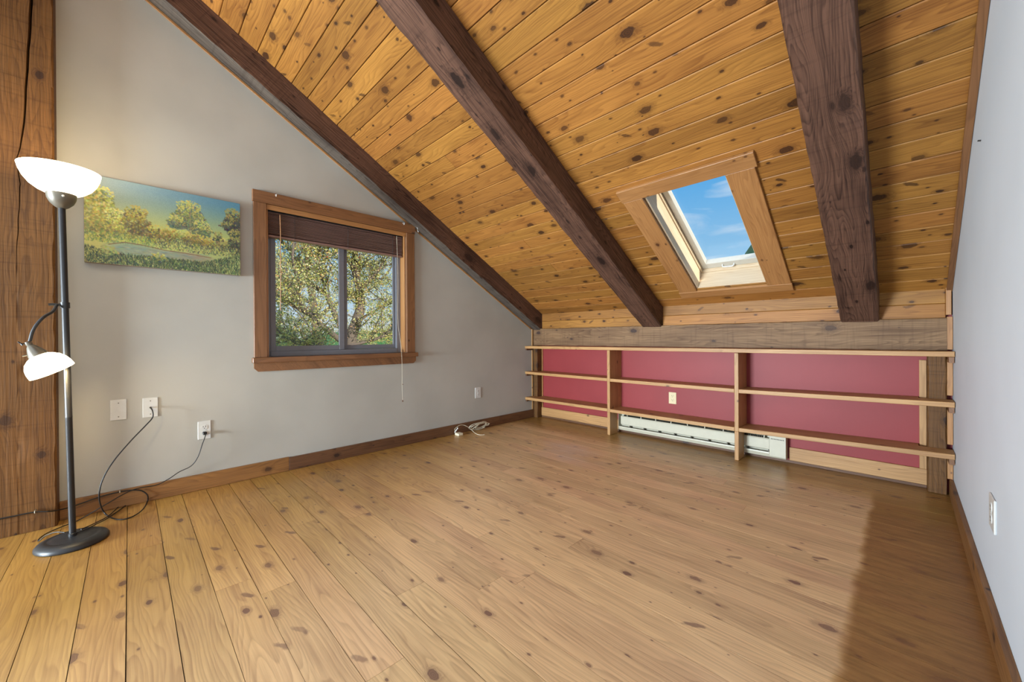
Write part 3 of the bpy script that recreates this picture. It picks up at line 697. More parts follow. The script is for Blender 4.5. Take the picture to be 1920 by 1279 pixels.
gx0, gx1, gu0, gu1 = fx0 + FW + 0.004, fx1 - FW - 0.004, fu0 + FW + 0.004, fu1 - FW - 0.004
SWd = 0.040
MAT['sash_pale'] = plain('pale_sash_paint', srgb(206, 202, 190), 0.4)
rboard('stile', gx0, gx0 + SWd, gu0, gu1, 3.135, 3.185, MAT['sash_pale'], sk)
rboard('stile', gx1 - SWd, gx1, gu0, gu1, 3.135, 3.185, MAT['sash_pale'], sk)
rboard('rail', gx0 + SWd, gx1 - SWd, gu0, gu0 + SWd, 3.135, 3.185, MAT['sash_pale'], sk)
rboard('rail', gx0 + SWd, gx1 - SWd, gu1 - SWd - 0.02, gu1, 3.135, 3.185, MAT['sash_pale'], sk)
rboard('pane', gx0 + SWd - 0.004, gx1 - SWd + 0.004, gu0 + SWd - 0.004, gu1 - SWd - 0.016, 3.170, 3.176, MAT['pane_sky'], sk, 0)
hu = gu1 - 0.03
tube('sash_handle', [roof(2.245, hu, 3.134), roof(2.247, hu + 0.004, 3.118), roof(2.262, hu + 0.005, 3.112), roof(2.315, hu + 0.005, 3.110), roof(2.33, hu + 0.004, 3.118), roof(2.332, hu, 3.134)], 0.0055, MAT['steel'], sk, 8)

# ------------------------------------------------------------------ built-in bookshelf
bs = empty('bookshelf', (XR / 2, 3.60, 0.0), label='long built-in pine bookshelf with open bays against the red wall', cat='bookshelf')
SF, SB = 3.490, YB - 0.002
def shelf_board(name, poly, za_, zb_, T=0.031):
    """shelf cut to a plan outline (notched round the posts), top running from za_ to zb_ along x"""
    xa, xb = min(p[0] for p in poly), max(p[0] for p in poly); xc = (xa + xb) / 2; yc = 3.6
    zt_ = lambda x: za_ + (zb_ - za_) * (x - xa) / (xb - xa)
    bm = bmesh.new(); zc = (za_ + zb_) / 2
    lo = [bm.verts.new((x - xc, y - yc, zt_(x) - T - zc)) for x, y in poly]; hi = [bm.verts.new((x - xc, y - yc, zt_(x) - zc)) for x, y in poly]
    n = len(poly); bm.faces.new(hi); bm.faces.new(lo[::-1])
    for i in range(n): bm.faces.new((lo[i], lo[(i + 1) % n], hi[(i + 1) % n], hi[i]))
    bmesh.ops.recalc_face_normals(bm, faces=bm.faces)
    es = [e for e in bm.edges if all(abs(v.co.y - (SF - yc)) < 1e-5 for v in e.verts)]
    bmesh.ops.bevel(bm, geom=es, offset=0.002, segments=1, affect='EDGES')
    o = bpy.data.objects.new(name, from_bm(bm)); COL.objects.link(o); o.data.materials.append(MAT['shelf'])
    o.matrix_world = Matrix.Translation((xc, yc, zc)); attach(o, bs)
shelf_board('top_shelf', [(0.002, SF), (XR - 0.003, SF), (XR - 0.003, 3.6375), (0.002, 3.6275)], 0.8990, 0.9035)
for i, (xa, xb, zz) in enumerate(((0.002, 1.1605, ((0.584, 0.581), (0.266, 0.270))), (1.1935, 2.337, ((0.579, 0.577), (0.267, 0.265))), (2.3685, XR - 0.003, ((0.576, 0.601), (0.265, 0.290))))):
    for z in zz:
        if i == 0: poly = [(xa, SF), (xb, SF), (xb, SB), (0.100, SB), (0.100, 3.6265), (xa, 3.6265)]
        elif i == 1: poly = [(xa, SF), (xb, SF), (xb, SB), (xa, SB)]
        else: poly = [(xa, SF), (xb, SF), (xb, 3.6375), (3.372, 3.6375), (3.372, SB), (xa, SB)]
        shelf_board('shelf', poly, *z)
for x0, x1 in ((1.1615, 1.1925), (2.338, 2.3675)):
    box('divider', x0, x1, SF, 3.640, 0.001, 0.2335, MAT['shelf'], bs, 0.002)
    box('divider', x0, x1, SF, SB, 0.234, 0.8675, MAT['shelf'], bs, 0.002)
for z in (0.868, 0.5525, 0.2345):
    box('cleat', 0.002, 0.022, 3.50, 3.610, z - 0.022, z - 0.0005, MAT['basedark'], bs, 0.001)
for z in (0.8705, 0.568, 0.256):
    box('cleat', XR - 0.026, XR - 0.003, 3.52, 3.6375, z - 0.036, z - 0.0005, MAT['casing'], bs, 0.001)

# ------------------------------------------------------------------ electric baseboard heater
ht = empty('baseboard_heater', (1.9, 3.69, 0.03), label='long cream electric baseboard heater under the bookshelf on the red wall', cat='heater')
hx0, hx1, hy = 1.1975, 2.655, 3.648
box('back_panel', hx0, hx1 - 0.11, YB - 0.014, YB - 0.001, 0.035, 0.222, MAT['heater'], ht, 0.001)
prism('top_hood', [(YB - 0.014, 0.222), (YB - 0.014, 0.216), (hy + 0.018, 0.205), (hy + 0.015, 0.212)], 'x', hx0, hx1 - 0.11, MAT['heater'], ht)
prism('front_cover', [(hy + 0.006, 0.181), (hy, 0.172), (hy, 0.098), (hy + 0.006, 0.092), (hy + 0.010, 0.092), (hy + 0.010, 0.181)], 'x', hx0 + 0.028, hx1 - 0.111, MAT['heater'], ht)
prism('bottom_lip', [(hy + 0.0, 0.072), (hy - 0.002, 0.062), (hy + 0.01, 0.034), (YB - 0.014, 0.034), (YB - 0.014, 0.040), (hy + 0.015, 0.040), (hy + 0.006, 0.072)], 'x', hx0 + 0.004, hx1 - 0.111, MAT['heater'], ht)
for i in range(96):
    xx = hx0 + 0.05 + i * 0.0132
    box('fin', xx, xx + 0.001, hy + 0.018, YB - 0.018, 0.088, 0.19, MAT['fin'], ht, 0)
tube('heating_rod', [(hx0 + 0.02, 3.685, 0.135), (2.54, 3.685, 0.135)], 0.006, MAT['fin'], ht, 8, 2)
for i in range(9):
    xx = hx0 + 0.09 + i * 0.152
    box('bracket', xx, xx + 0.006, hy + 0.012, YB - 0.016, 0.174, 0.212, MAT['heater'], ht, 0)
    box('bracket', xx + 0.03, xx + 0.036, hy + 0.012, YB - 0.016, 0.042, 0.094, MAT['fin'], ht, 0)
prism('end_plate', [(hy, 0.037), (hy, 0.212), (YB - 0.016, 0.2215), (YB - 0.016, 0.037)], 'x', hx0, hx0 + 0.003, MAT['heater'], ht)
ec = prism('control_box', [(hy - 0.004, 0.046), (hy - 0.004, 0.205), (hy + 0.010, 0.222), (YB - 0.001, 0.226), (YB - 0.001, 0.034), (hy + 0.006, 0.034)], 'x', hx1 - 0.109, hx1, MAT['heater'], ht)
for i in range(9): box('vent_slot', hx1 - 0.098 + i * 0.010, hx1 - 0.0925 + i * 0.010, hy - 0.0052, hy - 0.0035, 0.180, 0.187, MAT['slot'], ht, 0)

# ------------------------------------------------------------------ wall plates and outlets
def plate_obj(name, c, n, mat, label, cat, group=None, kind='outlet', w=0.070, h=0.117, tilt=0.0):
    """c = centre on the wall, n = wall normal"""
    n = Vector(n); up = Vector((0, 0, 1)); s = up.cross(n); c = Vector(c)
    r = empty(name, tuple(c), label=label, cat=cat, group=group)
    def b(nm, a, z, d0, d1, ww, hh, m, bev=0.001):
        cc = c + s * a + up * z + n * ((d0 + d1) / 2)
        return board(nm, cc, hh, ww, d1 - d0, up, s, m, r, bev)
    def disc(nm, a, z, rad, d0, d1, m):
        return lathe(nm, [(0, 0), (rad, 0), (rad, d1 - d0), (0, d1 - d0)], m, r, tuple(c + s * a + up * z + n * d0), tuple(n), 16)
    b('plate', 0, 0, 0.0, 0.0055, w, h, mat, 0.0022)
    if kind == 'outlet':
        for z in (0.0195, -0.0195):
            f = lathe('socket_face', [(0, 0), (0.0172, 0), (0.0172, 0.0022), (0, 0.0022)], mat, r, tuple(c + up * z + n * 0.0052), tuple(n), 24)
            b('slot', -0.0062, z + 0.004, 0.0072, 0.0078, 0.0022, 0.008, MAT['slot'], 0); b('slot', 0.0062, z + 0.004, 0.0072, 0.0078, 0.0022, 0.0095, MAT['slot'], 0)
            disc('slot', 0, z - 0.0075, 0.0026, 0.0072, 0.0078, MAT['slot'])
        disc('screw', 0, 0, 0.003, 0.0052, 0.0064, MAT['steel'])
    elif kind == 'blank':
        for z in (0.041, -0.041): disc('screw', 0, z, 0.003, 0.0052, 0.0064, MAT['grey_metal'])
    elif kind == 'coax':
        for z in (0.041, -0.041): disc('screw', 0, z, 0.003, 0.0052, 0.0064, MAT['grey_metal'])
        disc('coax_jack', 0, 0, 0.0055, 0.0052, 0.016, MAT['grey_metal'])
    return r
plate_obj('blank_plate', (0.0, -0.048, 0.582), (1, 0, 0), MAT['plate_white'], 'blank white wall plate on the grey wall below the painting', 'wall plate', kind='blank', w=0.070, h=0.122)
plate_obj('cable_plate', (0.0, 0.092, 0.579), (1, 0, 0), MAT['plate_white'], 'white cable plate with a black cable leaving its centre', 'wall plate', kind='coax', w=0.071, h=0.122)
plate_obj('wall_outlet', (0.0, 0.356, 0.393), (1, 0, 0), MAT['plate_white'], 'white wall outlet with a black plug in its lower socket', 'outlet', 'wall outlets', w=0.070, h=0.122)
plate_obj('wall_outlet', (0.0, 2.733, 0.398), (1, 0, 0), MAT['plate_white'], 'white wall outlet with empty sockets on the grey wall near the bookshelf', 'outlet', 'wall outlets', w=0.080, h=0.118)
plate_obj('wall_outlet', (1.737, YB, 0.412), (0, -1, 0), MAT['almond'], 'almond outlet on the red wall between two bookshelf shelves', 'outlet', 'wall outlets', w=0.073, h=0.112)
plate_obj('wall_outlet', (XR, 2.095, 0.393), (-1, 0, 0), MAT['plate_white'], 'white wall outlet on the white wall near its baseboard', 'outlet', 'wall outlets', w=0.11, h=0.114)
np_ = on_x(1839.5, 263.5, XR)
o = tube('wall_nail', [np_, np_ + Vector((-0.004, 0, 0.001)), np_ + Vector((-0.009, 0, 0.002))], 0.0030, MAT['slot'], None, 8, 2); tag(o, 'short dark nail sticking out of the white wall below the ceiling trim', 'nail')

# ------------------------------------------------------------------ painting
def paint_picture(W=330, H=222):
    rg = np.random.RandomState(11)
    yy, xx = np.mgrid[0:H, 0:W]; u = xx / W; v = yy / H
    def c(r, g, b): return np.array([r, g, b], float)
    def lerp(a, b, t): return a[None, None] * (1 - t[..., None]) + b[None, None] * t[..., None]
    top = lerp(c(150, 166, 166), c(84, 132, 152), np.clip(u * 1.15 - 0.1, 0, 1))
    low = lerp(c(190, 186, 108), c(158, 168, 104), np.clip(u, 0, 1))
    t = np.clip((v - 0.06) / 0.42, 0, 1) ** 1.2
    img = top * (1 - t[..., None]) + low * t[..., None]
    img += rg.normal(0, 4, (H, W, 1))
    def dab(x, y, rx, ry, col, a=1.0, ang=0.0):
        x0, x1 = int(max(0, x - rx - ry - 1)), int(min(W, x + rx + ry + 2)); y0, y1 = int(max(0, y - rx - ry - 1)), int(min(H, y + rx + ry + 2))
        if x0 >= x1 or y0 >= y1: return
        X, Y = xx[y0:y1, x0:x1] - x, yy[y0:y1, x0:x1] - y
        ca, sa = math.cos(ang), math.sin(ang); P, Q = X * ca + Y * sa, -X * sa + Y * ca
        m = np.clip(1.3 - (P / rx) ** 2 - (Q / ry) ** 2, 0, 1) * a
        img[y0:y1, x0:x1] = img[y0:y1, x0:x1] * (1 - m[..., None]) + col * m[..., None]
    def crown(cx, cy, rx, ry, n, cols, size=(1.4, 3.2), shade=None):
        if shade is not None:
            for _ in range(n // 3):
                a, r = rg.uniform(0, 6.283), rg.uniform(0, 0.85) ** 0.5
                dab((cx + math.cos(a) * r * rx) * W, (cy + 0.03 + math.sin(a) * r * ry) * H, rg.uniform(3, 6), rg.uniform(2, 5), shade + rg.normal(0, 8, 3), 0.6, rg.uniform(0, 3))
        for _ in range(n):
            a, r = rg.uniform(0, 6.283), rg.uniform(0, 1) ** 0.55
            px_, py_ = cx + math.cos(a) * r * rx * (1 + 0.25 * math.sin(a * 5)), cy + math.sin(a) * r * ry
            k_ = min(len(cols) - 1, int(abs(rg.normal(0, 0.5) + (py_ - cy + ry) / (2 * ry) * (len(cols) - 1))))
            dab(px_ * W, py_ * H, rg.uniform(*size), rg.uniform(*size) * 0.7, cols[k_] + rg.normal(0, 10, 3), 0.85, rg.uniform(0, 3))
    def stem(pts, w, col):
        for (a, b) in zip(pts, pts[1:]):
            n = 40
            for i in range(n):
                s = i / n; dab((a[0] + (b[0] - a[0]) * s) * W, (a[1] + (b[1] - a[1]) * s) * H, w, w, col + rg.normal(0, 6, 3), 0.8)
    YG = [c(214, 210, 124), c(186, 180, 84), c(148, 144, 66), c(104, 106, 58)]
    OC = [c(190, 174, 88), c(148, 130, 60), c(108, 96, 54), c(76, 74, 54)]
    GR = [c(196, 192, 104), c(146, 146, 76), c(94, 102, 72), c(62, 72, 68)]
    DK = [c(158, 150, 82), c(92, 92, 64), c(56, 60, 58), c(42, 44, 52)]
    # far bushes
    for x in np.linspace(0.0, 1.0, 22): crown(x, 0.60 + rg.uniform(-0.04, 0.03), 0.05, 0.09, 90, OC if rg.rand() < 0.5 else GR)
    crown(0.07, 0.36, 0.115, 0.27, 620, YG, (1.6, 4.0), c(120, 130, 66))
    crown(0.17, 0.50, 0.07, 0.16, 260, YG, shade=c(110, 110, 70))
    crown(0.29, 0.44, 0.085, 0.17, 420, OC, shade=c(96, 88, 66)); stem([(0.30, 0.46), (0.305, 0.62)], 0.8, c(70, 60, 46))
    crown(0.41, 0.57, 0.07, 0.10, 200, OC, shade=c(92, 84, 54)); crown(0.50, 0.54, 0.05, 0.10, 150, OC)
    crown(0.57, 0.30, 0.10, 0.0001, 1, GR)
    crown(0.625, 0.27, 0.105, 0.18, 620, GR, shade=c(92, 108, 96)); crown(0.54, 0.38, 0.06, 0.08, 170, GR, shade=c(92, 104, 90)); crown(0.71, 0.43, 0.075, 0.11, 260, GR, shade=c(76, 90, 80))
    stem([(0.632, 0.22), (0.63, 0.45), (0.637, 0.64)], 1.0, c(150, 128, 104)); stem([(0.637, 0.45), (0.69, 0.38)], 0.7, c(90, 80, 66)); stem([(0.632, 0.50), (0.57, 0.40)], 0.7, c(90, 80, 66))
    crown(0.66, 0.58, 0.08, 0.09, 200, OC, shade=c(80, 84, 66)); crown(0.75, 0.60, 0.06, 0.08, 150, OC)
    crown(0.945, 0.27, 0.075, 0.19, 480, DK, shade=c(62, 68, 66)); crown(0.89, 0.34, 0.05, 0.06, 110, DK); crown(0.965, 0.54, 0.075, 0.18, 380, DK, shade=c(60, 66, 58))
    stem([(0.95, 0.2), (0.955, 0.45), (0.985, 0.70)], 0.9, c(50, 46, 44)); crown(0.83, 0.52, 0.035, 0.09, 110, DK); crown(0.86, 0.63, 0.07, 0.07, 160, DK)
    # bank
    for _ in range(1700):
        x, y_ = rg.uniform(0, 1), rg.uniform(0.63, 0.75)
        k_ = GR[int(rg.uniform(0, 3.99))] if x > 0.4 else [c(150, 160, 74), c(106, 130, 72), c(86, 112, 76), c(180, 172, 70)][int(rg.uniform(0, 3.99))]
        dab(x * W, y_ * H, rg.uniform(0.8, 1.6), rg.uniform(1.5, 3.6), k_ + rg.normal(0, 9, 3), 0.7, rg.uniform(-0.5, 0.5))
    # pond
    for (px_, py_, rx, ry, cc) in ((0.27, 0.805, 0.17, 0.085, c(132, 150, 128)), (0.60, 0.815, 0.20, 0.055, c(148, 136, 112)), (0.43, 0.82, 0.2, 0.06, c(138, 146, 124))):
        dab(px_ * W, py_ * H, rx * W, ry * H, cc, 1.0)
    for _ in range(260): dab(rg.uniform(0.12, 0.76) * W, rg.uniform(0.76, 0.88) * H, rg.uniform(3, 9), 0.8, [c(168, 172, 140), c(100, 140, 138), c(120, 108, 86), c(150, 150, 90)][int(rg.uniform(0, 3.99))] + rg.normal(0, 7, 3), 0.45)
    stem([(0.13, 0.77), (0.22, 0.725), (0.33, 0.735), (0.46, 0.765), (0.62, 0.775), (0.78, 0.795)], 1.1, c(110, 72, 46))
    # foreground grass
    FG = [c(62, 82, 60), c(84, 98, 58), c(48, 66, 56), c(116, 118, 68), c(36, 48, 44)]
    for _ in range(3200):
        x = rg.uniform(0, 1); lim = 0.86 - 0.15 * max(0, (x - 0.72) / 0.28) - 0.06 * max(0, (0.16 - x) / 0.16)
        y_ = rg.uniform(lim, 1.0)
        dab(x * W, y_ * H, rg.uniform(0.6, 1.2), rg.uniform(2.0, 5.0), FG[int(rg.uniform(0, 4.99))] + rg.normal(0, 9, 3), 0.7, rg.uniform(-0.6, 0.6))
    crown(0.42, 0.86, 0.05, 0.06, 90, GR); crown(0.13, 0.84, 0.05, 0.06, 90, [c(160, 164, 92), c(112, 124, 70)])
    return np.clip(img, 0, 255)
PY0, PY1, PZ0, PZ1 = -0.180, 0.558, 1.447, 1.952
pic = empty('landscape_painting', (0.0, (PY0 + PY1) / 2, PZ0), label='unframed canvas painting of yellow-green trees around a pond', cat='painting')
box('stretched_canvas', 0.003, 0.036, PY0, PY1, PZ0, PZ1, MAT['canvas_side'], pic, 0.002)
im = paint_picture(); H_, W_ = im.shape[:2]
ys = np.linspace(PY0 + 0.001, PY1 - 0.001, W_); zs = np.linspace(PZ1 - 0.001, PZ0 + 0.001, H_)
gy, gz = np.meshgrid(ys, zs)
verts = np.stack([np.full(gy.size, 0.0364), gy.ravel(), gz.ravel()], 1)
idx = np.arange(H_ * W_).reshape(H_, W_)
faces = np.stack([idx[:-1, :-1].ravel(), idx[1:, :-1].ravel(), idx[1:, 1:].ravel(), idx[:-1, 1:].ravel()], 1)
pm_ = bpy.data.meshes.new('picture'); pm_.from_pydata(verts.tolist(), [], faces.tolist())
ca_ = pm_.color_attributes.new('paint', 'FLOAT_COLOR', 'POINT')
lin = im.reshape(-1, 3) / 255.0; lin = np.where(lin <= 0.04045, lin / 12.92, ((lin + 0.055) / 1.055) ** 2.4)
ca_.data.foreach_set('color', np.concatenate([lin, np.ones((lin.shape[0], 1))], 1).astype(np.float32).ravel())
m, nt, p, out = new_mat('oil_paint'); N = NT(nt)
at = nt.nodes.new('ShaderNodeAttribute'); at.attribute_name = 'paint'; nt.links.new(at.outputs['Color'], p.inputs['Base Color'])
p.inputs['Roughness'].default_value = 0.42
tcn = nt.nodes.new('ShaderNodeTexCoord'); N.put(p.inputs['Normal'], N.bump(N.noise(tcn.outputs['Object'], 160, 3), 0.25, 0.002))
obj('painted_surface', pm_, m, pic)

# ------------------------------------------------------------------ floor lamp with reading arm
LX, LY = 0.425, -0.203
lamp = empty('floor_lamp', (LX, LY, 0.0), label='black torchiere floor lamp with glowing glass bowl and small reading arm', cat='lamp')
TB = math.radians(0.95)        # the pole leans a little
def lp(x, y, z):               # lamp coordinates, leaning
    return Vector((LX + x, LY + y - math.sin(TB) * z, z * math.cos(TB)))
LAX = (0, -math.sin(TB), math.cos(TB))
lathe('base', [(0.0, 0.036), (0.02, 0.036), (0.080, 0.034), (0.086, 0.032), (0.090, 0.0335), (0.104, 0.031), (0.118, 0.024), (0.126, 0.013), (0.126, 0.004), (0.122, 0.0), (0.0, 0.0)], MAT['black'], lamp, (LX, LY, 0.0005), (0, 0, 1), 64)
lathe('pole', [(0.0, 0.034), (0.0150, 0.034), (0.0150, 0.05), (0.0125, 0.052), (0.0125, 0.62), (0.0128, 0.621), (0.0128, 0.626), (0.0125, 0.627), (0.0125, 1.655), (0, 1.655)], MAT['black'], lamp, (LX, LY, 0), LAX, 20)
lathe('socket_cup', [(0.0, 1.642), (0.014, 1.643), (0.026, 1.652), (0.040, 1.668), (0.049, 1.690), (0.052, 1.712), (0.049, 1.712), (0.03, 1.68), (0.0, 1.675)], MAT['grey_metal'], lamp, (LX, LY, 0), LAX, 32)
lathe('cup_screw', [(0, 0), (0.004, 0), (0.005, 0.006), (0, 0.009)], MAT['steel'], lamp, tuple(lp(0.045, 0.008, 1.694)), (1, 0.2, 0), 12)
bowl = [(0.036, 1.706), (0.055, 1.713), (0.080, 1.727), (0.103, 1.748), (0.121, 1.776), (0.1325, 1.806), (0.1375, 1.830)]
lathe('glass_bowl', bowl + [(0.1345, 1.831)] + [(r - 0.003, h + 0.0025) for r, h in bowl[::-1][1:]], MAT['shade'], lamp, (LX, LY, 0), LAX, 48)
light('torchiere_bulb', 'POINT', lp(0, 0, 1.79), 6.5, (1.0, 0.80, 0.50), shadow_soft_size=0.045)
attach(bpy.data.objects['torchiere_bulb'], lamp)
lathe('bulb', [(0, 1.705), (0.012, 1.706), (0.014, 1.73), (0.022, 1.752), (0.028, 1.772), (0.022, 1.79), (0, 1.797)], MAT['steel'], lamp, (LX, LY, 0), LAX, 16)
# reading arm
ax_ = Vector((0.12, 0.48, -0.87)).normalized()
cl = lp(0, 0, 1.172)
ar = empty('reading_arm', tuple(cl)); attach(ar, lamp)
lathe('clamp', [(0, -0.014), (0.0165, -0.014), (0.0165, 0.014), (0, 0.014)], MAT['black'], ar, tuple(cl), LAX, 16)
def rp(px, py, x): return on_x(px, py, x)
RXp = LX + 0.096
tube('clamp_knob', [cl + Vector((0.0, -0.010, 0)), cl + Vector((0.004, -0.034, 0.002)), cl + Vector((0.004, -0.052, 0.0))], [0.0065] * 3, MAT['black'], ar, 10, 1, False)
arm_pts = [cl + Vector((0.004, -0.026, 0.0)), rp(99, 584, LX + 0.05), rp(83, 594, LX + 0.085), rp(70, 607, RXp), rp(61, 622, RXp), rp(56, 640, RXp)]
tube('gooseneck', arm_pts, 0.0062, MAT['black'], ar, 10)
jt = rp(54, 645, RXp)
lathe('swivel_joint', [(0, -0.012), (0.009, -0.010), (0.012, 0.0), (0.009, 0.010), (0, 0.012)], MAT['grey_metal'], ar, tuple(jt), tuple(ax_), 20)
tube('wing_screw', [jt + Vector((0.0, -0.008, 0)), jt + Vector((0.004, -0.022, 0.002)), jt + Vector((0.002, -0.030, 0.010))], 0.0028, MAT['black'], ar, 6, 3)
tube('wing_screw', [jt + Vector((0.004, -0.022, 0.002)), jt + Vector((0.006, -0.017, -0.006))], 0.0030, MAT['black'], ar, 6, 1, False)
lathe('lamp_cap', [(0, 0.006), (0.010, 0.008), (0.016, 0.016), (0.024, 0.034), (0.031, 0.052), (0.034, 0.066), (0.031, 0.066), (0.0, 0.05)], MAT['grey_metal'], ar, tuple(jt), tuple(ax_), 28)
tube('rotary_switch', [jt + ax_ * 0.045 + Vector((0, -0.026, -0.012)), jt + ax_ * 0.045 + Vector((0, -0.040, -0.016))], 0.003, MAT['grey_metal'], ar, 6, 1, False)
prof = [(0.030, 0.062), (0.044, 0.070), (0.060, 0.084), (0.071, 0.104), (0.076, 0.126), (0.077, 0.148)]
lathe('glass_shade', prof + [(0.0745, 0.148)] + [(r - 0.003, h - 0.0015) for r, h in prof[::-1][1:]], MAT['shade2'], ar, tuple(jt), tuple(ax_), 36)
light('reading_bulb', 'POINT', jt + ax_ * 0.125, 3.6, (1.0, 0.78, 0.42), shadow_soft_size=0.022)
attach(bpy.data.objects['reading_bulb'], lamp)

# ------------------------------------------------------------------ cables
c1 = [Vector((0.016, 0.092, 0.579)), on_x(286, 771, 0.05), on_x(286, 783, 0.062), on_x(273, 798, 0.075), on_x(245, 827, 0.10), on_x(215, 862, 0.125), on_x(196, 892, 0.14), on_x(187, 918, 0.145),
      on_x(187, 941, 0.13), on_z(196, 962, 0.012), on_z(212, 972, 0.006), on_z(230, 974, 0.006), on_z(250, 968, 0.006), on_z(267, 956, 0.012), on_x(276, 941, 0.034), on_x(277, 930, 0.034), on_x(269, 922, 0.030),
      on_x(255, 919, 0.028), on_x(226, 922, 0.0265), on_x(190, 931, 0.028), on_x(150, 945, 0.03), on_x(125, 953, 0.05)]
c1 += [Vector((0.112, -0.300, on_x(105, 957, 0.112).z)), on_x(67, 960, 0.108), on_x(30, 967, 0.108), on_x(0, 973, 0.108), on_x(-14, 976, 0.108)]
tag(tube('cable', c1, 0.0033, MAT['cord'], None, 8), 'black cable looping from its wall plate to the floor and along the baseboard', 'cable')
def clip(c, label, n=(1, 0, 0)):
    r = bpy.data.objects.new('cable_clip', None); COL.objects.link(r); r.location = c; PM[r.name] = Matrix.Translation(Vector(c))
    tag(r, label, 'clip', 'cable clips')
    c = Vector(c)
    bm = bmesh.new(); tube_bm(bm, [c + Vector((-0.0042, -0.003, -0.0055)), c + Vector((0.0040, -0.003, -0.005)), c + Vector((0.0065, -0.003, 0.0)), c + Vector((0.0040, -0.003, 0.005)), c + Vector((-0.0042, -0.003, 0.0055))], 0.0014, 6)
    obj('loop', from_bm(bm, True, 50), MAT['white_cord'], r)
    bm = bmesh.new(); tube_bm(bm, [c + Vector((-0.0042, 0.0, 0.010)), c + Vector((0.006, 0.0, 0.010))], 0.0022, 8); obj('nail', from_bm(bm, True, 40), MAT['grey_metal'], r)
clip(on_x(226, 922, 0.0265), 'small cable clip on the baseboard holding the black cable')
clip(on_x(67, 960, 0.108), 'small cable clip on the brown post holding the black cable')
# lamp cord (part of the lamp)
pc = Vector((0.030, 0.356, 0.3735))
box('plug', 0.0075, 0.030, 0.345, 0.367, 0.364, 0.384, MAT['cord'], lamp, 0.004)
c2 = [pc, Vector((0.046, 0.356, 0.360)), on_x(379, 834, 0.060), on_x(371, 857, 0.065), on_x(358, 874, 0.055), on_x(336, 885, 0.04), on_x(315, 899, 0.032), on_x(292, 910, 0.030), on_x(262, 915, 0.036),
      on_x(235, 925, 0.05), on_x(195, 948, 0.09), on_z(150, 974, 0.006), on_z(118, 987, 0.006), on_z(90, 999, 0.006), on_z(76, 1008, 0.006), on_z(71.5, 1014, 0.006), on_z(75, 1013, 0.012), on_z(87, 1004, 0.030), on_z(105, 998, 0.042), on_z(122, 998.5, 0.041)]
tube('power_cord', c2, 0.0027, MAT['cord'], lamp, 8)
c3 = [on_z(143, 999.5, 0.040), on_z(160, 993, 0.041), on_z(178, 984, 0.034), on_z(198, 974, 0.008), on_z(216, 962, 0.006), on_z(230, 952, 0.006), on_z(235.5, 947.5, 0.006), on_z(232.5, 945.5, 0.006), on_z(224, 949, 0.006), on_z(212, 960, 0.006), on_z(198, 971, 0.008), on_z(176, 982, 0.034), on_z(152, 993, 0.041)]
tube('power_cord', c3, 0.0027, MAT['cord'], lamp, 8)

# white telephone cord with junction box
ph_ = empty('telephone_cord', (0.07, 2.6, 0.0), label='tangled white telephone cord with a small box on floor at the baseboard', cat='cord')
qb = on_z(863, 817, 0.0)
box('junction_box', qb.x - 0.055, qb.x + 0.012, qb.y - 0.030, qb.y + 0.028, 0.0008, 0.026, MAT['white_cord'], ph_, 0.004)
lead = [on_x(855, 810, 0.045), on_x(852.5, 806, 0.045), on_x(854, 803, 0.042), on_x(861, 798, 0.038), on_x(868, 797, 0.036), on_x(876, 800, 0.045), on_x(884, 806, 0.07), on_z(892, 813, 0.012), on_z(900, 815.5, 0.006), on_z(909, 815, 0.006)]
rg = random.Random(9)
tube('lead', lead, 0.0026, MAT['white_cord'], ph_, 6)
loops = []
cA, cB = Vector((0.085, 2.60, 0.02)), Vector((0.055, 2.80, 0.035))
for k_ in range(9):
    cc = cA.lerp(cB, rg.uniform(0.25, 0.85)); ra = rg.uniform(0.07, 0.165); rb = rg.uniform(0.028, 0.050); tl = rg.uniform(-0.25, 0.45)
    for j in range(9):
        a = 2 * math.pi * j / 9 + rg.uniform(-0.1, 0.1)
        y_ = math.cos(a) * ra; z_ = math.sin(a) * rb
        loops.append(Vector((max(0.026, min(0.13, cc.x + math.sin(a) * 0.03 + rg.uniform(-0.008, 0.008))), cc.y + y_ * math.cos(tl) - z_ * math.sin(tl), max(0.005, 0.050 + y_ * math.sin(tl) * 0.5 + z_))))
tube('coil', loops, 0.0024, MAT['white_cord'], ph_, 6, 6)
for k_ in range(3):
    b0 = on_x(853 + k_ * 2.2, 811 - k_ * 3, 0.04 + 0.008 * k_)
    tube('connector', [b0, b0 + Vector((0.004, 0.004, 0.016))], 0.0062, MAT['plate_white'], ph_, 8, 1, False)

# ------------------------------------------------------------------ outdoors
def mat_leaf(name, cols, trans=0.35):
    m, nt, p, out = new_mat(name); N = NT(nt)
    g = nt.nodes.new('ShaderNodeNewGeometry'); r = nt.nodes.new('ShaderNodeValToRGB')
    nt.links.new(g.outputs['Random Per Island'], r.inputs[0]); r.color_ramp.interpolation = 'CONSTANT'
    el = r.color_ramp.elements
    while len(el) < len(cols): el.new(0.5)
    for i, c_ in enumerate(cols): el[i].position = i / len(cols); el[i].color = c_
    nt.links.new(r.outputs[0], p.inputs['Base Color']); p.inputs['Roughness'].default_value = 0.5
    tr = nt.nodes.new('ShaderNodeBsdfTranslucent'); nt.links.new(r.outputs[0], tr.inputs[0])
    ms = nt.nodes.new('ShaderNodeMixShader'); ms.inputs[0].default_value = trans
    nt.links.new(p.outputs[0], ms.inputs[1]); nt.links.new(tr.outputs[0], ms.inputs[2]); nt.links.new(ms.outputs[0], out.inputs[0])
    return m
